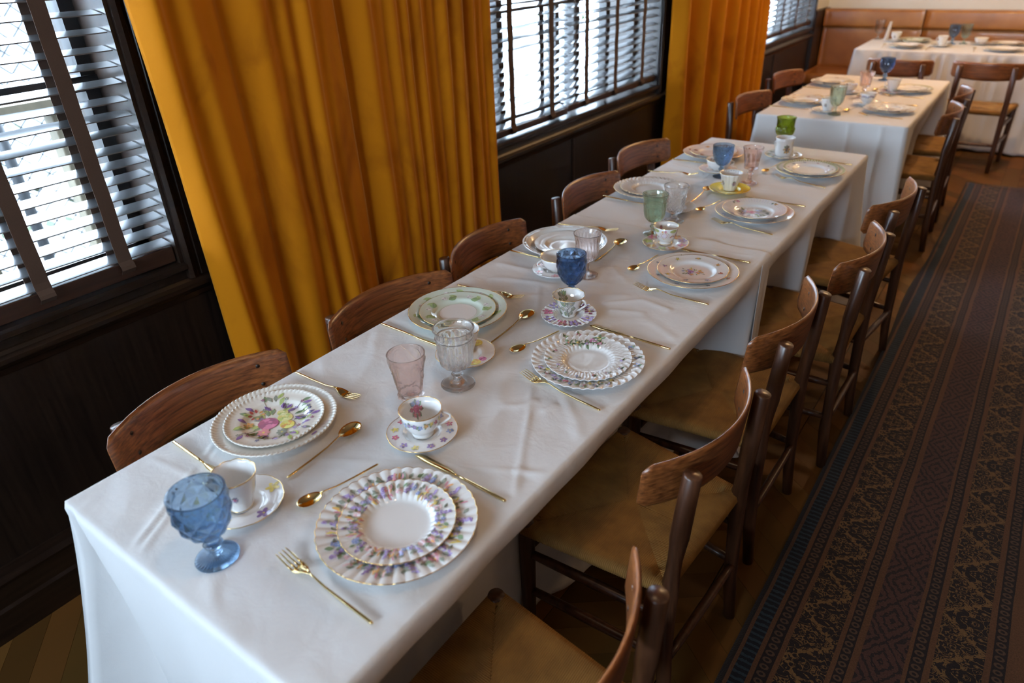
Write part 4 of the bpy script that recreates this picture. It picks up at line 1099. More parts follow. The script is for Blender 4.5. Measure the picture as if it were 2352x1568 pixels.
def d_L2(P_, R, W):
    for i in range(7):
        t = .3 + i * .90; r_ = (W * 1.06 + R * .95) / 2; u, v = r_ * cos(t), r_ * sin(t); l = (R - W) * .72
        P_.leaf(u, v, l, l * .36, t + 2.2, (0.22, .36, .12)); P_.leaf(u, v, l * .8, l * .2, t + 1.3, (0.36, .50, .20)); P_.line([(u, v), (u - l * .5 * sin(t), v + l * .5 * cos(t))], .0004, LIME)
        t += .45; u, v = r_ * .97 * cos(t), r_ * .97 * sin(t); P_.rose(u, v, l * .30, (0.74, .74, .72), (.45, .45, .42)); P_.line([(u, v), (u + .01, v + .006)], .0003, GGREY)
    for j in range(72):
        t = 2 * pi * j / 72; a = W * .80; P_.line([(a * cos(t), a * sin(t)), (a * cos(t + .09), a * sin(t + .09))], .00035, (0.30, .30, .12))
def d_R3(P_, R, W): scatter(P_, R, W, W * 1.1, 8, 7, .15); centre_bouquet(P_, W * .55, (PURPLE, PLUM, ORA, BLUE, ROSE), big=(PURPLE, PLUM))
def d_R3b(P_, R, W): scatter(P_, R, W, W * 1.2, 8, 9, .15, (NAVY, PURPLE, RED, BLUE))
def lace(P_, R, W):
    rr = random.Random(3)
    for i in range(60):
        t = 2 * pi * i / 60
        for r_ in (.78, .84, .90): P_.line([(R * r_ * cos(t), R * r_ * sin(t)), (R * (r_ + .035) * cos(t + .05), R * (r_ + .035) * sin(t + .05))], .00035, (BLUE, LILAC, GGREY)[i % 3])
    for i in range(4):
        t = .8 + i * 1.57
        for q in range(5): P_.leaf(R * .86 * cos(t + q * .05), R * .86 * sin(t + q * .05), R * .08, R * .03, q * 1.3, (NAVY, GREEN, GGREY)[q % 3])
        P_.rose(R * .86 * cos(t), R * .86 * sin(t), R * .06, (ORA, ROSE, BLUE, PALEPK)[i], NAVY)
def d_R4(P_, R, W): lace(P_, R, W); centre_bouquet(P_, W * .85, (PALEPK, BLUE, LILAC, PINK, NAVY), big=(PINK, ROSE), seed=12)
def d_R5(P_, R, W):
    for i in range(10):
        t = i * .628; P_.leaf(R * .80 * cos(t), R * .80 * sin(t), R * .09, R * .03, t + 1.5, GGREY); P_.flower(R * .78 * cos(t), R * .78 * sin(t), R * .045, (BLUE, NAVY, PINK)[i % 3], YEL)
    for i in range(72): t = 2 * pi * i / 72; P_.ell(R * .945 * cos(t), R * .945 * sin(t), R * .026, R * .05, t + 1.57, (0.36, .42, .12), 6)
def d_L4(P_, R, W):
    for j in range(64):
        t = 2 * pi * j / 64
        for a in (W * .93, W * .86): P_.line([(a * cos(t), a * sin(t)), (a * cos(t + .1), a * sin(t + .1))], .0005, GOLDC)
def d_L5(P_, R, W):
    scatter(P_, R, W, W * 1.0, 6, 13, .22, (PLUM, ROSE, ORA)); P_.flower(0, 0, R * .07, GGREY, YEL)
def d_none(P_, R, W): pass

PL = []
def setting(lab, x, y, dk, sk, rot=0):
    """dinner plate + salad plate; dk, sk = keyword dicts"""
    a = plate('dinner_plate', 'large plate: ' + lab if False else dk.pop('label'), 'plate', dk.pop('R'), **dk, group='dinner plates'); a.location = (x, y, ZT + .0045); a.rotation_euler = (0, 0, rot)
    b = plate('salad_plate', sk.pop('label'), 'plate', sk.pop('R'), **sk, group='salad plates'); b.location = (x + sk.get('dx', 0), y, ZT + .0045 + .0062); b.rotation_euler = (0, 0, rot + .2)
    PL.append((a, b)); return a, b
pR1 = setting('', -.706, .578, dict(label='fluted dinner plate with lilac and honeysuckle garland, nearest the camera', R=.138, style='flute', n=40, amp=.0011, deco=d_R1, rim='gilt', well=.60),
        dict(label='fluted salad plate with garland rim stacked nearest the camera', R=.101, style='flute', n=36, amp=.0009, deco=d_R1, rim='gilt', well=.60))
pL1 = setting('', -1.140, .652, dict(label='cream dinner plate with rope-beaded rim, nearest on the window side', R=.130, style='rope', n=76, base=CREAM, rim=None, deco=d_L1b, H=.022),
        dict(label='rope-rimmed salad plate painted with plum rose and yellow bouquet', R=.104, style='rope', n=64, base=CREAM, rim=None, deco=d_L1, well=.62))
pR2 = setting('', -.704, 1.220, dict(label='swirl-fluted white dinner plate with blue and yellow sprigs on its near rim', R=.132, style='flute', n=38, amp=.0020, swirl=.9, deco=d_R2b, rim='white', well=.58),
        dict(label='swirl-fluted white salad plate with pink rose spray on its far rim', R=.102, style='flute', n=34, amp=.0018, swirl=.9, deco=d_R2, rim='white', well=.56))
pL2 = setting('', -1.131, 1.250, dict(label='pale green dinner plate with leaves, behind the tall clear goblet', R=.134, style='plain', base=MINT, deco=d_L2, ring=[(0, .52, WHITE)], rim='gilt', H=.026, well=.66),
        dict(label='pale green salad plate with ivy leaves and white centre', R=.104, style='plain', base=MINT, deco=d_L2, ring=[(0, .49, WHITE)], rim='gilt', well=.62))
pR3 = setting('', -.699, 1.822, dict(label='gilt-edged dinner plate with scattered little flowers', R=.131, style='scallop', n=6, amp=.022, deco=d_R3b, rim='gilt', well=.60),
        dict(label='gilt-edged salad plate with purple posy in the centre', R=.103, style='scallop', n=6, amp=.022, deco=d_R3, rim='gilt', well=.60))
pL3 = setting('', -1.138, 1.808, dict(label='plain white deep dinner plate behind the pink swirl glass', R=.138, style='plain', base=(.74, .74, .72), rim='white', H=.030, well=.74),
        dict(label='embossed white scalloped salad plate behind the pink swirl glass', R=.098, style='scallop', n=12, amp=.014, base=(.76, .75, .72), rim='white', well=.60))
pR4 = setting('', -.720, 2.414, dict(label='lace-patterned blue dinner plate between the yellow saucer and aisle', R=.134, style='scallop', n=8, amp=.012, deco=lace, rim='gilt', well=.6),
        dict(label='lace-bordered salad plate with pink and blue centre bouquet', R=.110, style='scallop', n=8, amp=.012, deco=d_R4, rim='gilt', well=.58, H=.026))
pL4 = setting('', -1.165, 2.482, dict(label='swirled gilt-edged dinner plate behind the sage green goblet', R=.138, style='flute', n=44, amp=.0014, swirl=1.0, deco=d_none, rim='gilt', well=.6),
        dict(label='swirled gilt-edged salad plate with gold ring behind the sage goblet', R=.112, style='flute', n=40, amp=.0013, swirl=1.0, deco=d_L4, rim='gilt', well=.56))
pR5 = setting('', -.697, 3.029, dict(label='green and gold bordered dinner plate at the far aisle-side corner', R=.136, style='scallop', n=12, amp=.010, deco=d_R5, rim='gilt', well=.6),
        dict(label='green and gold bordered salad plate at the far aisle-side corner', R=.108, style='scallop', n=8, amp=.014, deco=d_R5, rim='gilt', well=.6))
pL5 = setting('', -1.147, 3.105, dict(label='white dinner plate with plum flowers behind the lattice blue goblet', R=.136, style='scallop', n=8, amp=.008, deco=d_L5, rim='gilt', well=.62),
        dict(label='salad plate with plum flowers behind the lattice blue goblet', R=.104, style='scallop', n=8, amp=.008, deco=d_L5, rim='gilt', well=.6))
far = [(-.655, 4.405, pR3, 'on the separate table, nearer aisle side'), (-1.12, 4.455, pL5, 'on the separate table, nearer window side'), (-.672, 5.045, pR5, 'on the separate table, farther aisle side'),
       (-1.135, 5.125, pR4, 'on the separate table, farther window side'), (-1.03, 7.44, pL2, 'on the banquette table at left, by the leather seat'), (-1.03, 7.06, pR4, 'on the banquette table at left, near edge'),
       (-.33, 7.44, pR3, 'on the banquette table at right, by the leather seat'), (-.33, 7.06, pL4, 'on the banquette table at right, near edge')]
for (x, y, pr, lb) in far:
    dup(pr[0], (x, y, ZT + .003), 1.0, 'dinner plate ' + lb, 'dinner plates'); dup(pr[1], (x, y, ZT + .003 + .0062), .7, 'salad plate ' + lb, 'salad plates')

# cups and saucers
def cup(label, prof, inner, n=0, amp=0, zpow=1, handle=(0, .02, .05, .022), rim='gilt', deco=None, inside=None, base=WHITE, seed=1, saucer=None, NT=96, style='scallop', pat=None, foot='gilt'):
    """prof: outer (r,z) bottom to rim; inner: (r,z) rim to bottom; handle=(angle, z low, z high, reach)"""
    H = prof[-1][1]
    def mod(r, z, t, i):
        q = (max(0, z) / H) ** zpow
        if n and style == 'scallop': s_ = abs(sin(n / 2 * t)) ** .7 - .6; return r * (1 + amp * q * s_), z + (.0012 * s_ if z > H * .97 else 0)
        if n and style == 'flute': return r * (1 + amp * sstep(.1, .3, z / H) * (abs(cos(n / 2 * t)) - .6)), z
        return r, z
    mb = MB(); mb.lathe([(.001, .002), (prof[0][0] * .8, .002)] + prof + inner, NT, mod, 0, base)
    def osurf(u, v):                                       # u = angle * r scale, v = height
        v = min(max(v, H * .06), H * .97)
        pr = sorted([(z, r) for r, z in prof]); r = prof_interp(pr, min(max(v, pr[0][0]), pr[-1][0])); r0 = prof[-1][0]; t = u / r0
        rr, zz = mod(r, v, t, 0); return Vector((rr * cos(t), rr * sin(t), zz)), Vector((cos(t), sin(t), 0))
    def isurf(u, v):
        v = min(max(v, H * .2), H * .97)
        pr = sorted([(z, r) for r, z in inner]); r = prof_interp(pr, min(max(v, pr[0][0]), pr[-1][0])); r0 = prof[-1][0]; t = u / r0
        rr, zz = mod(r, v, t, 0); return Vector((rr * cos(t), rr * sin(t), zz)), Vector((-cos(t), -sin(t), 0.2))
    if deco: deco(Paint(mb, osurf, seed), prof[-1][0], H)
    if inside: inside(Paint(mb, isurf, seed + 1), prof[-1][0], H)
    root = thing('teacup', label, 'cup', group='teacups')
    mb.build('cup_body', M['china'], root, color=True)
    if rim:
        g = MB(); pts = []
        for j in range(NT): t = 2 * pi * j / NT; rr, zz = mod(prof[-1][0], H, t, 0); pts.append((rr * cos(t) * .993, rr * sin(t) * .993, zz + .0004))
        g.tube(pts, .0008, 6, closed=True)
        if foot: rf = prof[0][0]; g2_ = MB(); g2_.tube([(rf * 1.01 * cos(2 * pi * j / 48), rf * 1.01 * sin(2 * pi * j / 48), .0035) for j in range(48)], .0008, 6, closed=True); g2_.build('foot_line', M['gilt'] if rim == 'gilt' else M['silver_rim'], root)
        g.build('rim_line', M['gilt'] if rim == 'gilt' else M['silver_rim'], root)
    ha, z0, z1, reach = handle
    pr = sorted([(z, r) for r, z in prof]); r0, r1 = prof_interp(pr, z0) - .001, prof_interp(pr, z1) - .001
    pts = []
    for i in range(15):
        u = i / 14; zz = z0 + (z1 - z0) * u; b = sin(pi * u) ** .6
        r_ = r0 + (r1 - r0) * u + reach * b; zz += .006 * sin(pi * u) * (u > .5) + .003 * sin(2 * pi * u); pts.append((r_ * cos(ha), r_ * sin(ha), zz))
    h = MB(); h.tube(pts, [.0032] + [.0024] * 13 + [.0032], 8, up=(-sin(ha), cos(ha), 0), col=base); h.build('handle', M['china'], root, color=True)
    return root
def girdle(zf, cols, n=22, leafcol=GREEN, sz=.0035):
    def f(P_, R, H):
        rr = random.Random(2)
        for i in range(n):
            u = 2 * pi * R * i / n; v = H * zf + .002 * sin(i * 1.9)
            for q in range(2): P_.leaf(u, v, sz * 1.6, sz * .5, rr.uniform(0, 6), leafcol)
            P_.flower(u, v, sz, rr.choice(cols), YEL)
    return f
def posy(u_, zf, cols, size=.012, inner=False, big=(ROSE, PLUM)):
    def f(P_, R, H):
        rr = random.Random(9); us = u_ if isinstance(u_, (list, tuple)) else [u_]
        for ang in us:
            u, v = ang * R, H * zf
            for q in range(8): t = q * .8; P_.leaf(u + .3 * size * cos(t), v + .3 * size * sin(t), size * .7, size * .2, t, rr.choice((GREEN, GGREY)))
            for q in range(6): t = q * 1.05; P_.flower(u + .6 * size * cos(t), v + .6 * size * sin(t), size * .26, rr.choice(cols), YEL)
            P_.rose(u, v, size * .42, *big)
    return f
def allover(P_, R, H):
    rr = random.Random(5)
    for i in range(26):
        u, v = rr.uniform(0, 2 * pi * R), rr.uniform(.45, .9) * H; P_.leaf(u, v, .006, .002, rr.uniform(0, 6), rr.choice((GREEN, BROWN, ORA))); P_.flower(u, v, .0036, rr.choice((PINK, ROSE, PURPLE, ORA)), YEL)
def swags(P_, R, H):
    """gilt-framed lilac trellis panels, green caps and flower swags"""
    for k in range(4):
        u = k * pi / 2 * R + .3 * R; 
        P_.ell(u, H * .62, .0165, .0125, 0, GOLDC, 20); P_.ell(u, H * .62, .0155, .0115, 0, (0.72, .66, .74), 20)
        for i in range(-3, 4):
            for d in (1, -1): P_.line([(u + i * .004 - .005 * d, H * .62 - .007), (u + i * .004 + .005 * d, H * .62 + .007)], .00022, (0.45, .25, .5))
        P_.rose(u + .004, H * .86, .004, PINK, ROSE); P_.rose(u - .006, H * .84, .0032, ORA, RED)
        w_ = u + pi / 4 * R; P_.ell(w_, H * .86, .013, .0055, 0, (0.42, .48, .12), 12)
        for q in range(5): P_.flower(w_ + (q - 2) * .004, H * .60 - abs(q - 2) * .002, .003, (ORA, ROSE, YEL, BLUE, PINK)[q], YEL)
def inner_of(prof, th=.0022):
    """inner wall that follows the outer profile"""
    up = [(r - th, z) for r, z in prof[::-1] if z > prof[-1][1] * .22]
    up[0] = (prof[-1][0] - .0012, prof[-1][1] + .0003)
    return up + [(prof[-1][0] * .42, .0075), (.001, .0065)]
pA = [(.0225, 0), (.0235, .004), (.0215, .007), (.0265, .012), (.0350, .021), (.0395, .032), (.0420, .043), (.0450, .054)]
cupA = cup('round cup with flower girdle and posy inside, beside the pink heart-panel glass', pA, inner_of(pA), handle=(.62, .018, .048, .024), deco=girdle(.72, (ROSE, YEL, PURPLE, BLUE, ORA), 22, GREEN, .0055), inside=posy(2.6, .62, (BLUE, LILAC, ROSE), .020))
cupA.location = (-.850, .800, ZT + .0045 + .0065); cupA.scale = (.98, .98, 1.14)
pN = [(.0195, 0), (.0200, .004), (.0235, .012), (.0275, .024), (.0315, .038), (.0350, .052), (.0385, .064), (.0395, .068)]
cupN = cup('tall tapered white cup with wavy gilt rim behind the nearest blue goblet', pN, inner_of(pN), 12, .03, 2, handle=(2.6, .018, .056, .018), deco=posy([5.6, 1.0, 3.2], .55, (PURPLE, PLUM, LILAC), .008))
cupN.location = (-.982, .455, ZT + .0045 + .0065); cupN.scale = (1.03, 1.03, 1.12)
pB = [(.0185, 0), (.0190, .004), (.0175, .006), (.0235, .014), (.0295, .026), (.0345, .038), (.0400, .048), (.0420, .050)]
cupB = cup('cup with grey-green roses on a purple flowered saucer, below the deep blue goblet', pB, inner_of(pB), 10, .035, 2.5, handle=(.15, .016, .044, .016), rim='gilt', deco=posy([5.2, 3.9, 1.0, 2.4], .55, (GGREY, (.4, .36, .3)), .030, big=((.45, .42, .38), (.2, .18, .15))), inside=posy(2.7, .62, (GREEN, GGREY), .022, big=((.4, .38, .3), GGREY)), foot=None)
cupB.location = (-.872, 1.405, ZT + .0045 + .0065); cupB.scale = (1.03, 1.03, 1.20)
pC = [(.0235, 0), (.0240, .003), (.0260, .006), (.0400, .014), (.0470, .026), (.0500, .038), (.0525, .046)]
cupC = cup('wide low white cup with looped handle, left of the deep blue goblet', pC, inner_of(pC), 12, .018, 2, handle=(-2.2, .012, .040, .022), rim='gilt', deco=girdle(.30, (PALEPK, PINK), 16, GGREY, .002))
cupC.location = (-1.058, 1.640, ZT + .0045 + .0065)
cupL2 = cup('small white cup with brown sprigs behind the tall clear goblet', pN, inner_of(pN), 10, .02, 2, handle=(2.2, .018, .056, .018), rim='gilt', deco=allover)
cupL2.location = (-.985, 1.105, ZT + .0045 + .0065); cupL2.scale = (.95, .95, .95)
pD = [(.0210, 0), (.0215, .003), (.0170, .007), (.0200, .012), (.0290, .022), (.0345, .036), (.0375, .048), (.0395, .056)]
cupD = cup('cup with lilac trellis panels and green band in front of the sage goblet', pD, inner_of(pD), handle=(2.4, .016, .050, .017), deco=swags, inside=posy(2.5, .7, (PLUM, ROSE), .008))
cupD.location = (-.870, 2.000, ZT + .0045 + .0065); cupD.scale = (1.02, 1.02, 1.12)
cupE = cup('white cup hidden behind the clear crystal goblet', pC, inner_of(pC), handle=(2.6, .012, .040, .02), rim='white', foot=None)
cupE.location = (-.995, 2.345, ZT + .0045 + .0065); cupE.scale = (.82, .82, .9)
pF = [(.0200, 0), (.0215, .004), (.0245, .014), (.0290, .028), (.0320, .042), (.0355, .054), (.0395, .062)]
cupF = cup('fluted cup with dark flower sprays standing on the yellow saucer', pF, inner_of(pF), 12, .05, 1, handle=(2.2, .016, .052, .018), deco=posy([5.5, 2.2, 4.1], .48, (NAVY, BROWN, PURPLE), .011, big=(BROWN, PLUM)), style='flute', inside=girdle(.93, (GGREY, NAVY), 26, GGREY, .0015))
cupF.location = (-.895, 2.640, ZT + .0045 + .0065); cupF.scale = (1.12, 1.12, 1.12)
cupG = cup('low white cup with pale rose inside, left of the lattice blue goblet', pC, inner_of(pC), handle=(.5, .012, .040, .02), rim='gilt', inside=girdle(.75, (PALEPK, BROWN, ORA), 16, BROWN, .005))
cupG.location = (-1.036, 2.880, ZT + .0045 + .0065)
pH = [(.0300, 0), (.0330, .004), (.0345, .010), (.0360, .018), (.0345, .028), (.0335, .040), (.0345, .054), (.0390, .066)]
cupH = cup('straight-sided white cup with brown berry cluster below the olive goblet', pH, inner_of(pH), 8, .02, 1, handle=(2.7, .014, .054, .018), rim='white', deco=posy([5.3, 2.1], .45, (BROWN, GGREY, ORA), .018, big=(BROWN, (.05, .05, .03))), foot=None)
cupH.location = (-.868, 3.225, ZT + .0045 + .0065); cupH.scale = (1.06, 1.06, 1.22)
# saucers
def d_saucer(n, cols, s_=.22):
    def f(P_, R, W): scatter(P_, R, W, W * 1.25, n, 5, s_ * 1.3, cols)
    return f
def sauc(label, x, y, R=.073, rot=0, **kw):
    p = plate('saucer', label, 'saucer', R, well=.50, H=kw.pop('H', .022), group='saucers', **kw); p.location = (x, y, ZT + .0045); p.rotation_euler = (0, 0, rot); return p
sN = sauc('white saucer with gilt edge and pansy, under the tall tapered cup', -.980, .460, .071, style='scallop', n=12, amp=.02, rim='gilt', deco=d_saucer(5, (LILAC, YEL, PURPLE), .34), H=.026)
sA = sauc('gilt-edged saucer with small flowers under the round girdled cup', -.850, .799, .073, style='scallop', n=6, amp=.02, rim='gilt', deco=d_saucer(12, (ROSE, YEL, PURPLE, BLUE), .2))
sL2 = sauc('white saucer with a yellow rose, right of the tall clear goblet', -.975, 1.092, .073, style='scallop', n=10, amp=.02, rim='gilt', deco=lambda P_, R, W: [(P_.leaf(R * .72 * cos(a), R * .72 * sin(a), .016, .004, a * 3, GREEN), P_.rose(R * .72 * cos(a), R * .72 * sin(a), .016, YEL, ORA), P_.rose(R * .74 * cos(a + .45), R * .74 * sin(a + .45), .010, (.6, .15, .35), PLUM)) for a in (-.45, 1.7, 3.8)])
sB = sauc('fluted saucer with purple and pink flowers under the grey rose cup', -.869, 1.400, .073, style='flute', n=30, amp=.0016, rim='white', deco=d_saucer(9, (PURPLE, ROSE, LILAC, PLUM), .42))
sC = sauc('white saucer with pink roses under the wide low cup', -1.059, 1.635, .073, style='scallop', n=12, amp=.03, rim='white', deco=d_saucer(6, (PINK, RED), .3))
sD = sauc('saucer with peach and lilac panels under the trellis cup', -.866, 1.995, .073, style='scallop', n=8, amp=.015, rim='gilt', ring=[(.62, .9, (0.66, .55, .52))], deco=d_saucer(9, (ORA, LIME, ROSE, LILAC), .4))
sE = sauc('white ribbed saucer showing right of the crystal goblet', -.985, 2.330, .074, style='flute', n=36, amp=.0012, rim='white', H=.028)
sF = sauc('yellow saucer with white underside', -.893, 2.634, .078, style='scallop', n=8, amp=.012, base=(0.80, .62, .08), rim='gilt', deco=d_saucer(5, (WHITE, YEL), .2), H=.024)
sG = sauc('white saucer under the low cup by the lattice blue goblet', -1.034, 2.872, .078, style='plain', rim='gilt')
sH = sauc('white saucer with green sprigs under the berry cup', -.866, 3.220, .078, style='scallop', n=14, amp=.02, rim='gilt', deco=d_saucer(9, (GREEN, GGREY), .25))
farcups = [(-.945, 4.262, cupF, sG, 'beside the teal goblet on the separate table'), (-.80, 4.535, cupA, sE, 'between plates on the separate table'), (-.745, 4.955, cupN, sB, 'left of the far aisle-side plates on the separate table'), (-.98, 4.86, cupG, sC, 'behind the teal goblet near the far window-side plates'),
           (-1.185, 7.45, cupF, sG, 'at the left end of the banquette table'), (-.785, 7.20, cupN, sH, 'left of the blue goblet on the banquette table'), (-.525, 7.42, cupC, sG, 'right of the clear goblets on the banquette table'), (-.13, 7.25, cupF, sC, 'at the right edge of the picture on the banquette table')]
for x, y, c_, s_, lb in farcups:
    dup(s_, (x, y, ZT + .003), .4, 'saucer ' + lb, 'saucers'); dup(c_, (x, y, ZT + .003 + .0065), .4, 'teacup ' + lb, 'teacups', tuple(c_.scale))

# ---------------------------------------------------------------- pressed glass
def goblet(label, mat, foot, stem, bowl, inner, mod=None, NT=96, footmod=None, stemn=0, name='goblet', flat=False):
    """foot/stem/bowl: outer (r,z) chains sharing end points, bottom to rim; inner: rim to bottom"""
    root = thing(name, label, 'glass', group='pressed glass goblets')
    f = MB(); f.lathe([(.0005, .0004), (foot[0][0] * .6, .0012), (foot[0][0] * .96, 0)] + foot, NT, footmod, closed=False); f.build('foot', mat, root)
    if stem:
        s_ = MB(); s_.lathe(stem, NT, (lambda r, z, t, i: (r * (1 + .07 * (abs(cos(stemn / 2 * t)) - .6) * sin(pi * min(1, max(0, (z - stem[0][1]) / (stem[-1][1] - stem[0][1]))))), z)) if stemn else None); s_.build('stem', mat, root)
    b = MB(); b.lathe(bowl + inner, NT, mod)
    if flat: b.sm = [k > NT * (len(bowl)) for k in range(len(b.f))]
    b.build('bowl', mat, root)
    return root
def fine(prof, k=4):
    out = []
    for (a, b) in zip(prof, prof[1:]):
        for i in range(k): t = i / k; out.append((a[0] + (b[0] - a[0]) * t, a[1] + (b[1] - a[1]) * t))
    return out + [prof[-1]]
def smoothp(prof, k=5):
    """Catmull-Rom through the profile points"""
    P_ = [prof[0]] + prof + [prof[-1]]; out = []
    for i in range(1, len(P_) - 2):
        for j in range(k):
            t = j / k; q = []
            for c in (0, 1):
                p0, p1, p2, p3 = P_[i - 1][c], P_[i][c], P_[i + 1][c], P_[i + 2][c]
                q.append(.5 * (2 * p1 + (p2 - p0) * t + (2 * p0 - 5 * p1 + 4 * p2 - p3) * t * t + (3 * p1 - p0 - 3 * p2 + p3) * t ** 3))
            out.append((max(.0005, q[0]), q[1]))
    return out + [prof[-1]]
def m_diamond(n, zb, zt, amp, rows, nb, kv=None):
    kv = kv or rows
    def f(r, z, t, i):
        if i >= nb or z < zb or z > zt: return r, z
        u = t * n / (2 * pi); v = (z - zb) / (zt - zb) * kv; e = sstep(0, .10, (z - zb) / (zt - zb)) * (1 - sstep(.93, 1, (z - zb) / (zt - zb)))
        p = abs(((u + v) % 1) - .5) * 2; q = abs(((u - v) % 1) - .5) * 2
        return r + amp * e * (.35 - max(p, q)) , z
    return f
def m_flute(n, zb, zt, amp, nb, swirl=0, arch=False):
    def f(r, z, t, i):
        if i >= nb or z < zb or z > zt: return r, z
        w_ = (z - zb) / (zt - zb); c = abs(cos(n / 2 * t + swirl * w_)); e = sstep(0, .08, w_) * (1 - sstep(.94, 1, w_))
        if arch: e *= 1 - sstep(-.004, .004, (z - (zt - .012 * (1 - c) ** 2 - .002)))
        return r - amp * e * (c ** 1.5 - .4), z
    return f
def m_heart(n, zb, zt, nb):
    def f(r, z, t, i):
        if i >= nb or z < zb: return r, z
        u = ((t * n / (2 * pi)) % 1) - .5; h = zt - zb
        za = zb + h * (.55 + .40 * sqrt(max(0, 1 - (2 * u) ** 2))); zc_ = zb + h * (.15 + .35 * sqrt(max(0, 1 - (2.6 * u) ** 2)))
        d = .0016 * exp(-((z - za) / .0022) ** 2) + .0012 * exp(-((z - zc_) / .002) ** 2)
        if z < za: d += .0012 * exp(-((abs(u) - .5) / .06) ** 2)
        if z < zb + .012: d += .0022 * abs(cos(n * t)) * (1 - (z - zb) / .012)
        return r + d, z
    return f
def inn(bowl, th, base):
    up = [(r - th, z) for r, z in bowl[::-1] if z > base + .004]; up[0] = (bowl[-1][0] - th * .6, bowl[-1][1] + .0006)
    rb = up[-1][0]; return up + [(rb * .85, base + .0015), (rb * .55, base), (.0005, base - .0006)]
def make(label, mat, H, Rb, kind, loc, rot=0):
    z = ZT + .0045
    if kind == 'diamond':
        foot = smoothp([(.0335, .0015), (.033, .003), (.020, .0065), (.010, .012)]); stem = smoothp([(.010, .012), (.0085, .018), (.0088, .022), (.0140, .030), (.0145, .034), (.0088, .041), (.0100, .046)])
        s_ = H / .140
        bowl = smoothp([(.0100, .046), (.020, .052), (.031, .064), (.0390, .080), (.0430, .098), (.0440, .118), (.0430, .138), (.0425, .140)], 14)
        k = Rb / .0425
        mod = m_diamond(9, .050, .134, .0031, 2.5, len(bowl)); fm = lambda r, z_, t, i: (r, z_ + (.0007 * abs(cos(16 * t)) if .006 < z_ or 2 < i and r > .012 and r < .032 else 0))
        inn_ = inn(bowl, .0032, .053)
    elif kind == 'lattice':
        foot = smoothp([(.0320, .0015), (.0315, .003), (.018, .0065), (.009, .013)]); stem = smoothp([(.009, .013), (.0072, .020), (.0095, .028), (.0125, .033), (.0080, .041), (.0095, .046)])
        bowl = smoothp([(.0095, .046), (.021, .053), (.0315, .068), (.0385, .086), (.0420, .106), (.0430, .126), (.0430, .132)], 8)
        k = Rb / .043; mod = m_diamond(22, .050, .122, .0022, 6, len(bowl)); fm = None; inn_ = inn(bowl, .0028, .053)
    elif kind == 'heart':
        foot = smoothp([(.0290, .0015), (.0285, .004), (.016, .008), (.0105, .013)]); stem = smoothp([(.0105, .013), (.0085, .020), (.0125, .027), (.0135, .031), (.0105, .038), (.0150, .044)])
        bowl = smoothp([(.0150, .044), (.0235, .046), (.0270, .050), (.0265, .058), (.0290, .080), (.0335, .110), (.0385, .140), (.0400, .154)], 10)
        k = Rb / .040; mod = m_heart(6, .048, .146, len(bowl)); fm = None; inn_ = inn(bowl, .0026, .056)
    elif kind == 'clear':
        foot = smoothp([(.0395, .0015), (.039, .003), (.024, .0060), (.012, .014)]); stem = smoothp([(.012, .014), (.0092, .020), (.0130, .026), (.0138, .030), (.0100, .037), (.0120, .043)])
        bowl = smoothp([(.0120, .043), (.023, .048), (.0330, .056), (.0375, .068), (.0395, .090), (.0405, .112), (.0415, .122), (.0440, .125), (.0420, .130), (.0440, .140), (.0475, .148)], 8)
        k = Rb / .0475; mod = m_flute(14, .046, .121, .0030, len(bowl)); fm = None; inn_ = inn(bowl, .0042, .053)
        m0 = mod
        def mod(r, z_, t, i, m0=m0, L_=len(bowl)):
            r, z_ = m0(r, z_, t, i)
            if i < L_ and .058 < z_ < .10: r += .0016 * (.5 - abs(((z_ * 60 + t * 14 / (2 * pi)) % 1) - .5) * 1.0)
            return r, z_
    elif kind == 'swirl':
        foot = smoothp([(.0330, .0015), (.0325, .003), (.018, .006), (.008, .012)]); stem = smoothp([(.008, .012), (.0062, .020), (.0075, .030), (.0058, .040), (.0075, .046)])
        bowl = smoothp([(.0075, .046), (.020, .052), (.030, .064), (.0350, .080), (.0350, .098), (.0365, .115), (.0420, .134)], 8)
        k = Rb / .042; mod = m_flute(20, .050, .128, .0014, len(bowl), swirl=2.6); fm = None; inn_ = inn(bowl, .0024, .053)
    elif kind == 'panel':
        foot = smoothp([(.0340, .0015), (.0335, .003), (.020, .007), (.010, .013)]); stem = smoothp([(.010, .013), (.0085, .020), (.0120, .026), (.0128, .029), (.0090, .036), (.0105, .042)])
        bowl = smoothp([(.0105, .042), (.021, .048), (.0310, .060), (.0355, .076), (.0370, .094), (.0375, .100), (.0395, .102), (.0395, .114), (.0385, .116), (.0400, .124), (.0440, .140)], 8)
        k = Rb / .044; mod = m_flute(16, .046, .099, .0018, len(bowl)); fm = lambda r, z_, t, i: (r * (1 + .01 * abs(cos(8 * t))), z_); inn_ = inn(bowl, .0032, .050)
    elif kind == 'crystal':
        foot = smoothp([(.0350, .0015), (.0345, .003), (.022, .006), (.012, .011)]); stem = smoothp([(.012, .011), (.0100, .016), (.0115, .022), (.0110, .028)])
        bowl = smoothp([(.0110, .028), (.022, .033), (.0300, .046), (.0325, .062), (.0345, .082), (.0385, .104), (.0440, .120), (.0445, .128)], 9)
        k = Rb / .0445; mod = m_diamond(16, .032, .108, .0024, 5, len(bowl)); fm = None; inn_ = inn(bowl, .0042, .038)
    elif kind == 'baluster':
        foot = smoothp([(.0310, .0015), (.0305, .004), (.018, .009), (.0085, .017)]); stem = smoothp([(.0085, .017), (.0070, .024), (.0065, .034), (.0115, .041), (.0120, .045), (.0080, .051), (.0140, .058)])
        bowl = smoothp([(.0140, .058), (.0240, .060), (.0275, .064), (.0270, .070), (.0290, .092), (.0330, .118), (.0395, .142), (.0400, .146)], 9)
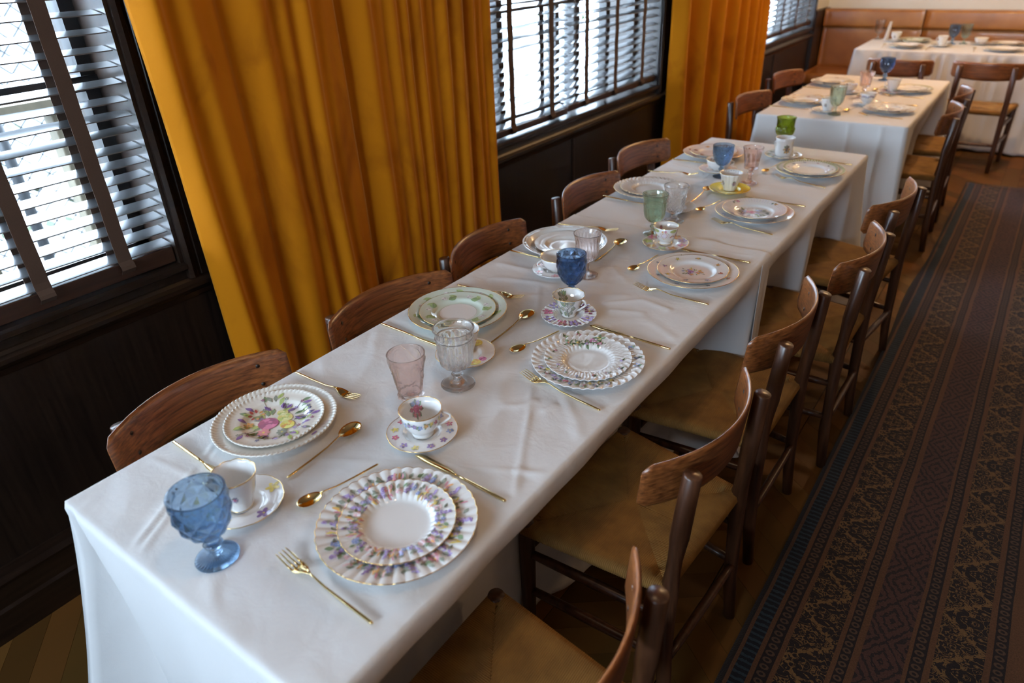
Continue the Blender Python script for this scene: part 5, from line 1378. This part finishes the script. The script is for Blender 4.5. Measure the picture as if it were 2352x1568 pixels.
        k = Rb / .040; mod = m_flute(8, .062, .134, .0018, len(bowl), arch=True); fm = lambda r, z_, t, i: (r * (1 + .03 * abs(cos(4 * t))), z_); inn_ = inn(bowl, .0030, .068)
    elif kind == 'olive':
        foot = smoothp([(.0320, .0015), (.0315, .003), (.018, .007), (.009, .014)]); stem = smoothp([(.009, .014), (.0075, .024), (.0110, .032), (.0080, .042), (.0100, .050)])
        bowl = smoothp([(.0100, .050), (.024, .055), (.0360, .066), (.0420, .080), (.0430, .094), (.0400, .100), (.0395, .118), (.0410, .136), (.0435, .142)], 9)
        k = Rb / .0435; mod = m_diamond(18, .054, .098, .0022, 3.5, len(bowl)); fm = None; inn_ = inn(bowl, .0034, .058)
    elif kind == 'twist':
        foot = smoothp([(.0340, .0015), (.0335, .003), (.020, .007), (.010, .014)]); stem = smoothp([(.010, .014), (.0075, .022), (.0080, .034), (.0100, .044)])
        bowl = smoothp([(.0100, .044), (.022, .052), (.0320, .070), (.0365, .094), (.0395, .122), (.0430, .148)], 8)
        k = Rb / .043; mod = m_flute(10, .048, .140, .0026, len(bowl), swirl=1.2); fm = None; inn_ = inn(bowl, .0028, .052)
    Ht = bowl[-1][1]
    g = goblet(label, mat, foot, stem, bowl, inn_, mod, 208 if kind in ('lattice', 'crystal', 'diamond') else 112, fm, 8, flat=kind in ('diamond', 'crystal', 'olive', 'lattice'))
    g.location = (loc[0], loc[1], z); g.scale = (k, k, H / Ht); g.rotation_euler = (0, 0, rot)
    return g
g1 = make('blue diamond-cut goblet at the near left corner of the table', M['blue_glass'], .145, .0455, 'diamond', (-.917, .360), .3)
g2 = make('pink footed tumbler with heart-shaped panels beside the round girdled cup', M['pink_glass'], .150, .0405, 'heart', (-.925, .850), .2)
g3 = make('tall clear cut goblet with flared rim, left of the yellow rose saucer', M['clear_glass'], .148, .0475, 'clear', (-.914, .990), 0)
g4 = make('deep blue diamond-cut goblet mid-table behind the grey rose cup', M['navy_glass'], .140, .0410, 'diamond', (-.922, 1.500), .1)
g5 = make('pale pink swirl-ribbed stem glass behind the deep blue goblet', M['mauve_glass'], .136, .0420, 'swirl', (-.968, 1.664), 0)
g6 = make('sage green goblet with vertical panels behind the trellis cup', M['sage_glass'], .142, .0440, 'panel', (-.948, 2.074), 0)
g7 = make('clear crystal goblet right behind the sage green one', M['clear_glass'], .130, .0440, 'crystal', (-.941, 2.226), 0)
g8 = make('blue goblet with fine lattice pattern at the far end of the joined tables', M['blue_glass'], .132, .0430, 'lattice', (-.997, 2.811), 0)
g9 = make('pink baluster-stemmed goblet right of the lattice blue goblet', M['pink_glass'], .146, .0400, 'baluster', (-.865, 2.779), 0)
g10 = make('olive green goblet with diamond-quilted bowl behind the berry cup', M['olive_glass'], .142, .0440, 'olive', (-.917, 3.375), 0)
g11 = make('pale teal twisted goblet on the separate table', M['teal_glass'], .148, .0430, 'twist', (-.892, 4.198), 0)
dup(g9, (-.872, 4.78, ZT + .003), .3, 'pink goblet standing on the separate table', 'pressed glass goblets', (1.1, 1.1, .98))
dup(g4, (-.875, 5.399, ZT + .003), .3, 'dark blue goblet at the far edge of the separate table', 'pressed glass goblets', (1.05, 1.05, 1.0))
dup(g1, (-.734, 7.384, ZT + .003), .3, 'blue goblet on the banquette table', 'pressed glass goblets', (1.0, 1.0, 1.1))
dup(g11, (-.649, 7.41, ZT + .003), .3, 'pale green goblet right of the blue one on the banquette table', 'pressed glass goblets', (1, 1, 1.05))
dup(g3, (-1.354, 7.56, ZT + .003), .3, 'clear goblet at the left end of the banquette table', 'pressed glass goblets', (.9, .9, 1.1))
def napkin():
    mb = MB(); vs = []; n = 14
    for i in range(n + 1):
        for j in range(17):
            u = i / n; t = 2 * pi * j / 17; r = .030 - .018 * u + .004 * sin(3 * t + 4 * u); vs.append((r * cos(t) * .6 + .02 * u, r * sin(t), .15 * u))
    mb.add(vs, [(i * 17 + j, i * 17 + (j + 1) % 17, (i + 1) * 17 + (j + 1) % 17, (i + 1) * 17 + j) for i in range(n) for j in range(17)] + [tuple(range(17))[::-1], tuple(range(n * 17, n * 17 + 17))])
    o = mb.build('napkin', M['linen'], None, (-1.285, 7.56, ZT + .003)); tag(o, 'upright folded white napkin at the left end of the banquette table', 'napkin')
napkin()

# ---------------------------------------------------------------- lay the cutlery
def lay(side, y, names, xf=0, dyf=0, sp=None, xk=0, xs=0):
    pass
CUT = [
 ('fork', -.712, .418, -2.4, 1.0, 'gold fork nearest the camera, beside the lilac garland plates'),
 ('knife', -.705, .740, -2.6, 1.0, 'gold knife beyond the lilac garland plates, blade half under their rim'),
 ('spoon', -.878, .594, 79, .90, 'gold teaspoon with bowl toward the nearest blue goblet'),
 ('fork', -1.170, .814, 180, .98, 'gold fork beyond the rope-rimmed plates, handle at the table edge'),
 ('knife', -1.165, .490, 178, .98, 'gold knife running from window-side edge to the tall tapered cup'),
 ('spoon', -.984, .655, -87.5, 1.03, 'gold spoon right of the rope-rimmed plates'),
 ('fork', -.697, 1.087, -7.5, 1.0, 'gold fork in front of the pink rose spray plates'),
 ('knife', -.685, 1.391, -1.6, 1.0, 'gold knife beyond the pink rose spray plates'),
 ('spoon', -.871, 1.242, 76, .86, 'gold teaspoon left of the pink rose spray plates'),
 ('knife', -1.165, 1.100, 178.5, 1.0, 'gold knife between window-side edge and the tall clear goblet'),
 ('fork', -1.150, 1.413, -174.3, 1.0, 'gold fork beyond the pale green leaf plates'),
 ('spoon', -.967, 1.278, -87.7, 1.03, 'gold spoon right of the pale green leaf plates'),
 ('fork', -.695, 1.664, -.8, 1.0, 'gold fork in front of the scattered flower plates'),
 ('knife', -.700, 1.994, .3, 1.0, 'gold knife beyond the scattered flower plates'),
 ('spoon', -.861, 1.828, 84.4, .86, 'gold teaspoon left of the scattered flower plates'),
 ('knife', -1.165, 1.698, 179.4, 1.0, 'gold knife left of the wide low cup'),
 ('fork', -1.172, 2.008, -171, 1.0, 'gold fork beyond the plain white deep plate'),
 ('spoon', -1.0, 1.866, -88.7, 1.06, 'gold spoon right of the pink swirl glass'),
 ('fork', -.712, 2.274, -8.5, 1.0, 'gold fork in front of the blue lace plates'),
 ('knife', -.705, 2.594, -1.3, 1.0, 'gold knife beyond the blue lace plates'),
 ('spoon', -.895, 2.430, 81, .86, 'gold teaspoon left of the blue lace plates'),
 ('knife', -1.180, 2.338, 177, 1.0, 'gold knife left of the sage green goblet'),
 ('fork', -1.190, 2.759, -169.6, .96, 'gold fork beyond the swirled gilt plates'),
 ('spoon', -.972, 2.542, -88.4, 1.06, 'gold spoon left of the yellow saucer'),
 ('fork', -.695, 2.884, -16, 1.0, 'gold fork in front of the green bordered plates'),
 ('knife', -.690, 3.230, -3.5, 1.0, 'gold knife beyond the green bordered plates'),
 ('spoon', -.856, 3.022, 85.6, .86, 'gold teaspoon left of the green bordered plates'),
 ('knife', -1.164, 2.964, -176.4, 1.0, 'gold knife left of the low cup with pale rose'),
 ('fork', -.665, 4.235, -8, 1.0, 'gold fork nearest on the separate table, aisle side'),
 ('spoon', -.845, 4.38, 80, .9, 'gold teaspoon right of the teal goblet on the separate table'),
 ('knife', -.66, 4.60, -3, 1.0, 'gold knife between the aisle-side plates of the separate table'),
 ('knife', -1.16, 4.27, 178, 1.0, 'gold knife nearest on the separate table, window side'),
 ('fork', -1.14, 4.66, -172, 1.0, 'gold fork between the window-side plates of the separate table'),
 ('knife', -1.16, 4.93, 178, 1.0, 'gold knife nearest the far window-side plates'),
 ('spoon', -.99, 4.60, -88, 1.0, 'gold spoon in the middle of the separate table, window side'),
 ('fork', -.66, 4.84, -5, 1.0, 'gold fork just before the farther aisle-side plates'),
 ('spoon', -.84, 5.06, 82, .9, 'gold teaspoon left of the farther aisle-side plates'),
 ('fork', -1.21, 7.08, -86, 1.0, 'gold fork at the left end of the banquette table'),
 ('knife', -.86, 7.04, -92, 1.0, 'gold knife right of the left near plates on the banquette table'),
 ('fork', -.53, 7.04, -86, 1.0, 'gold fork left of the right near plates on the banquette table'),
]
for kind, x, y, a, sc, lb in CUT: cutlery(kind, x, y, a, lb, sc)
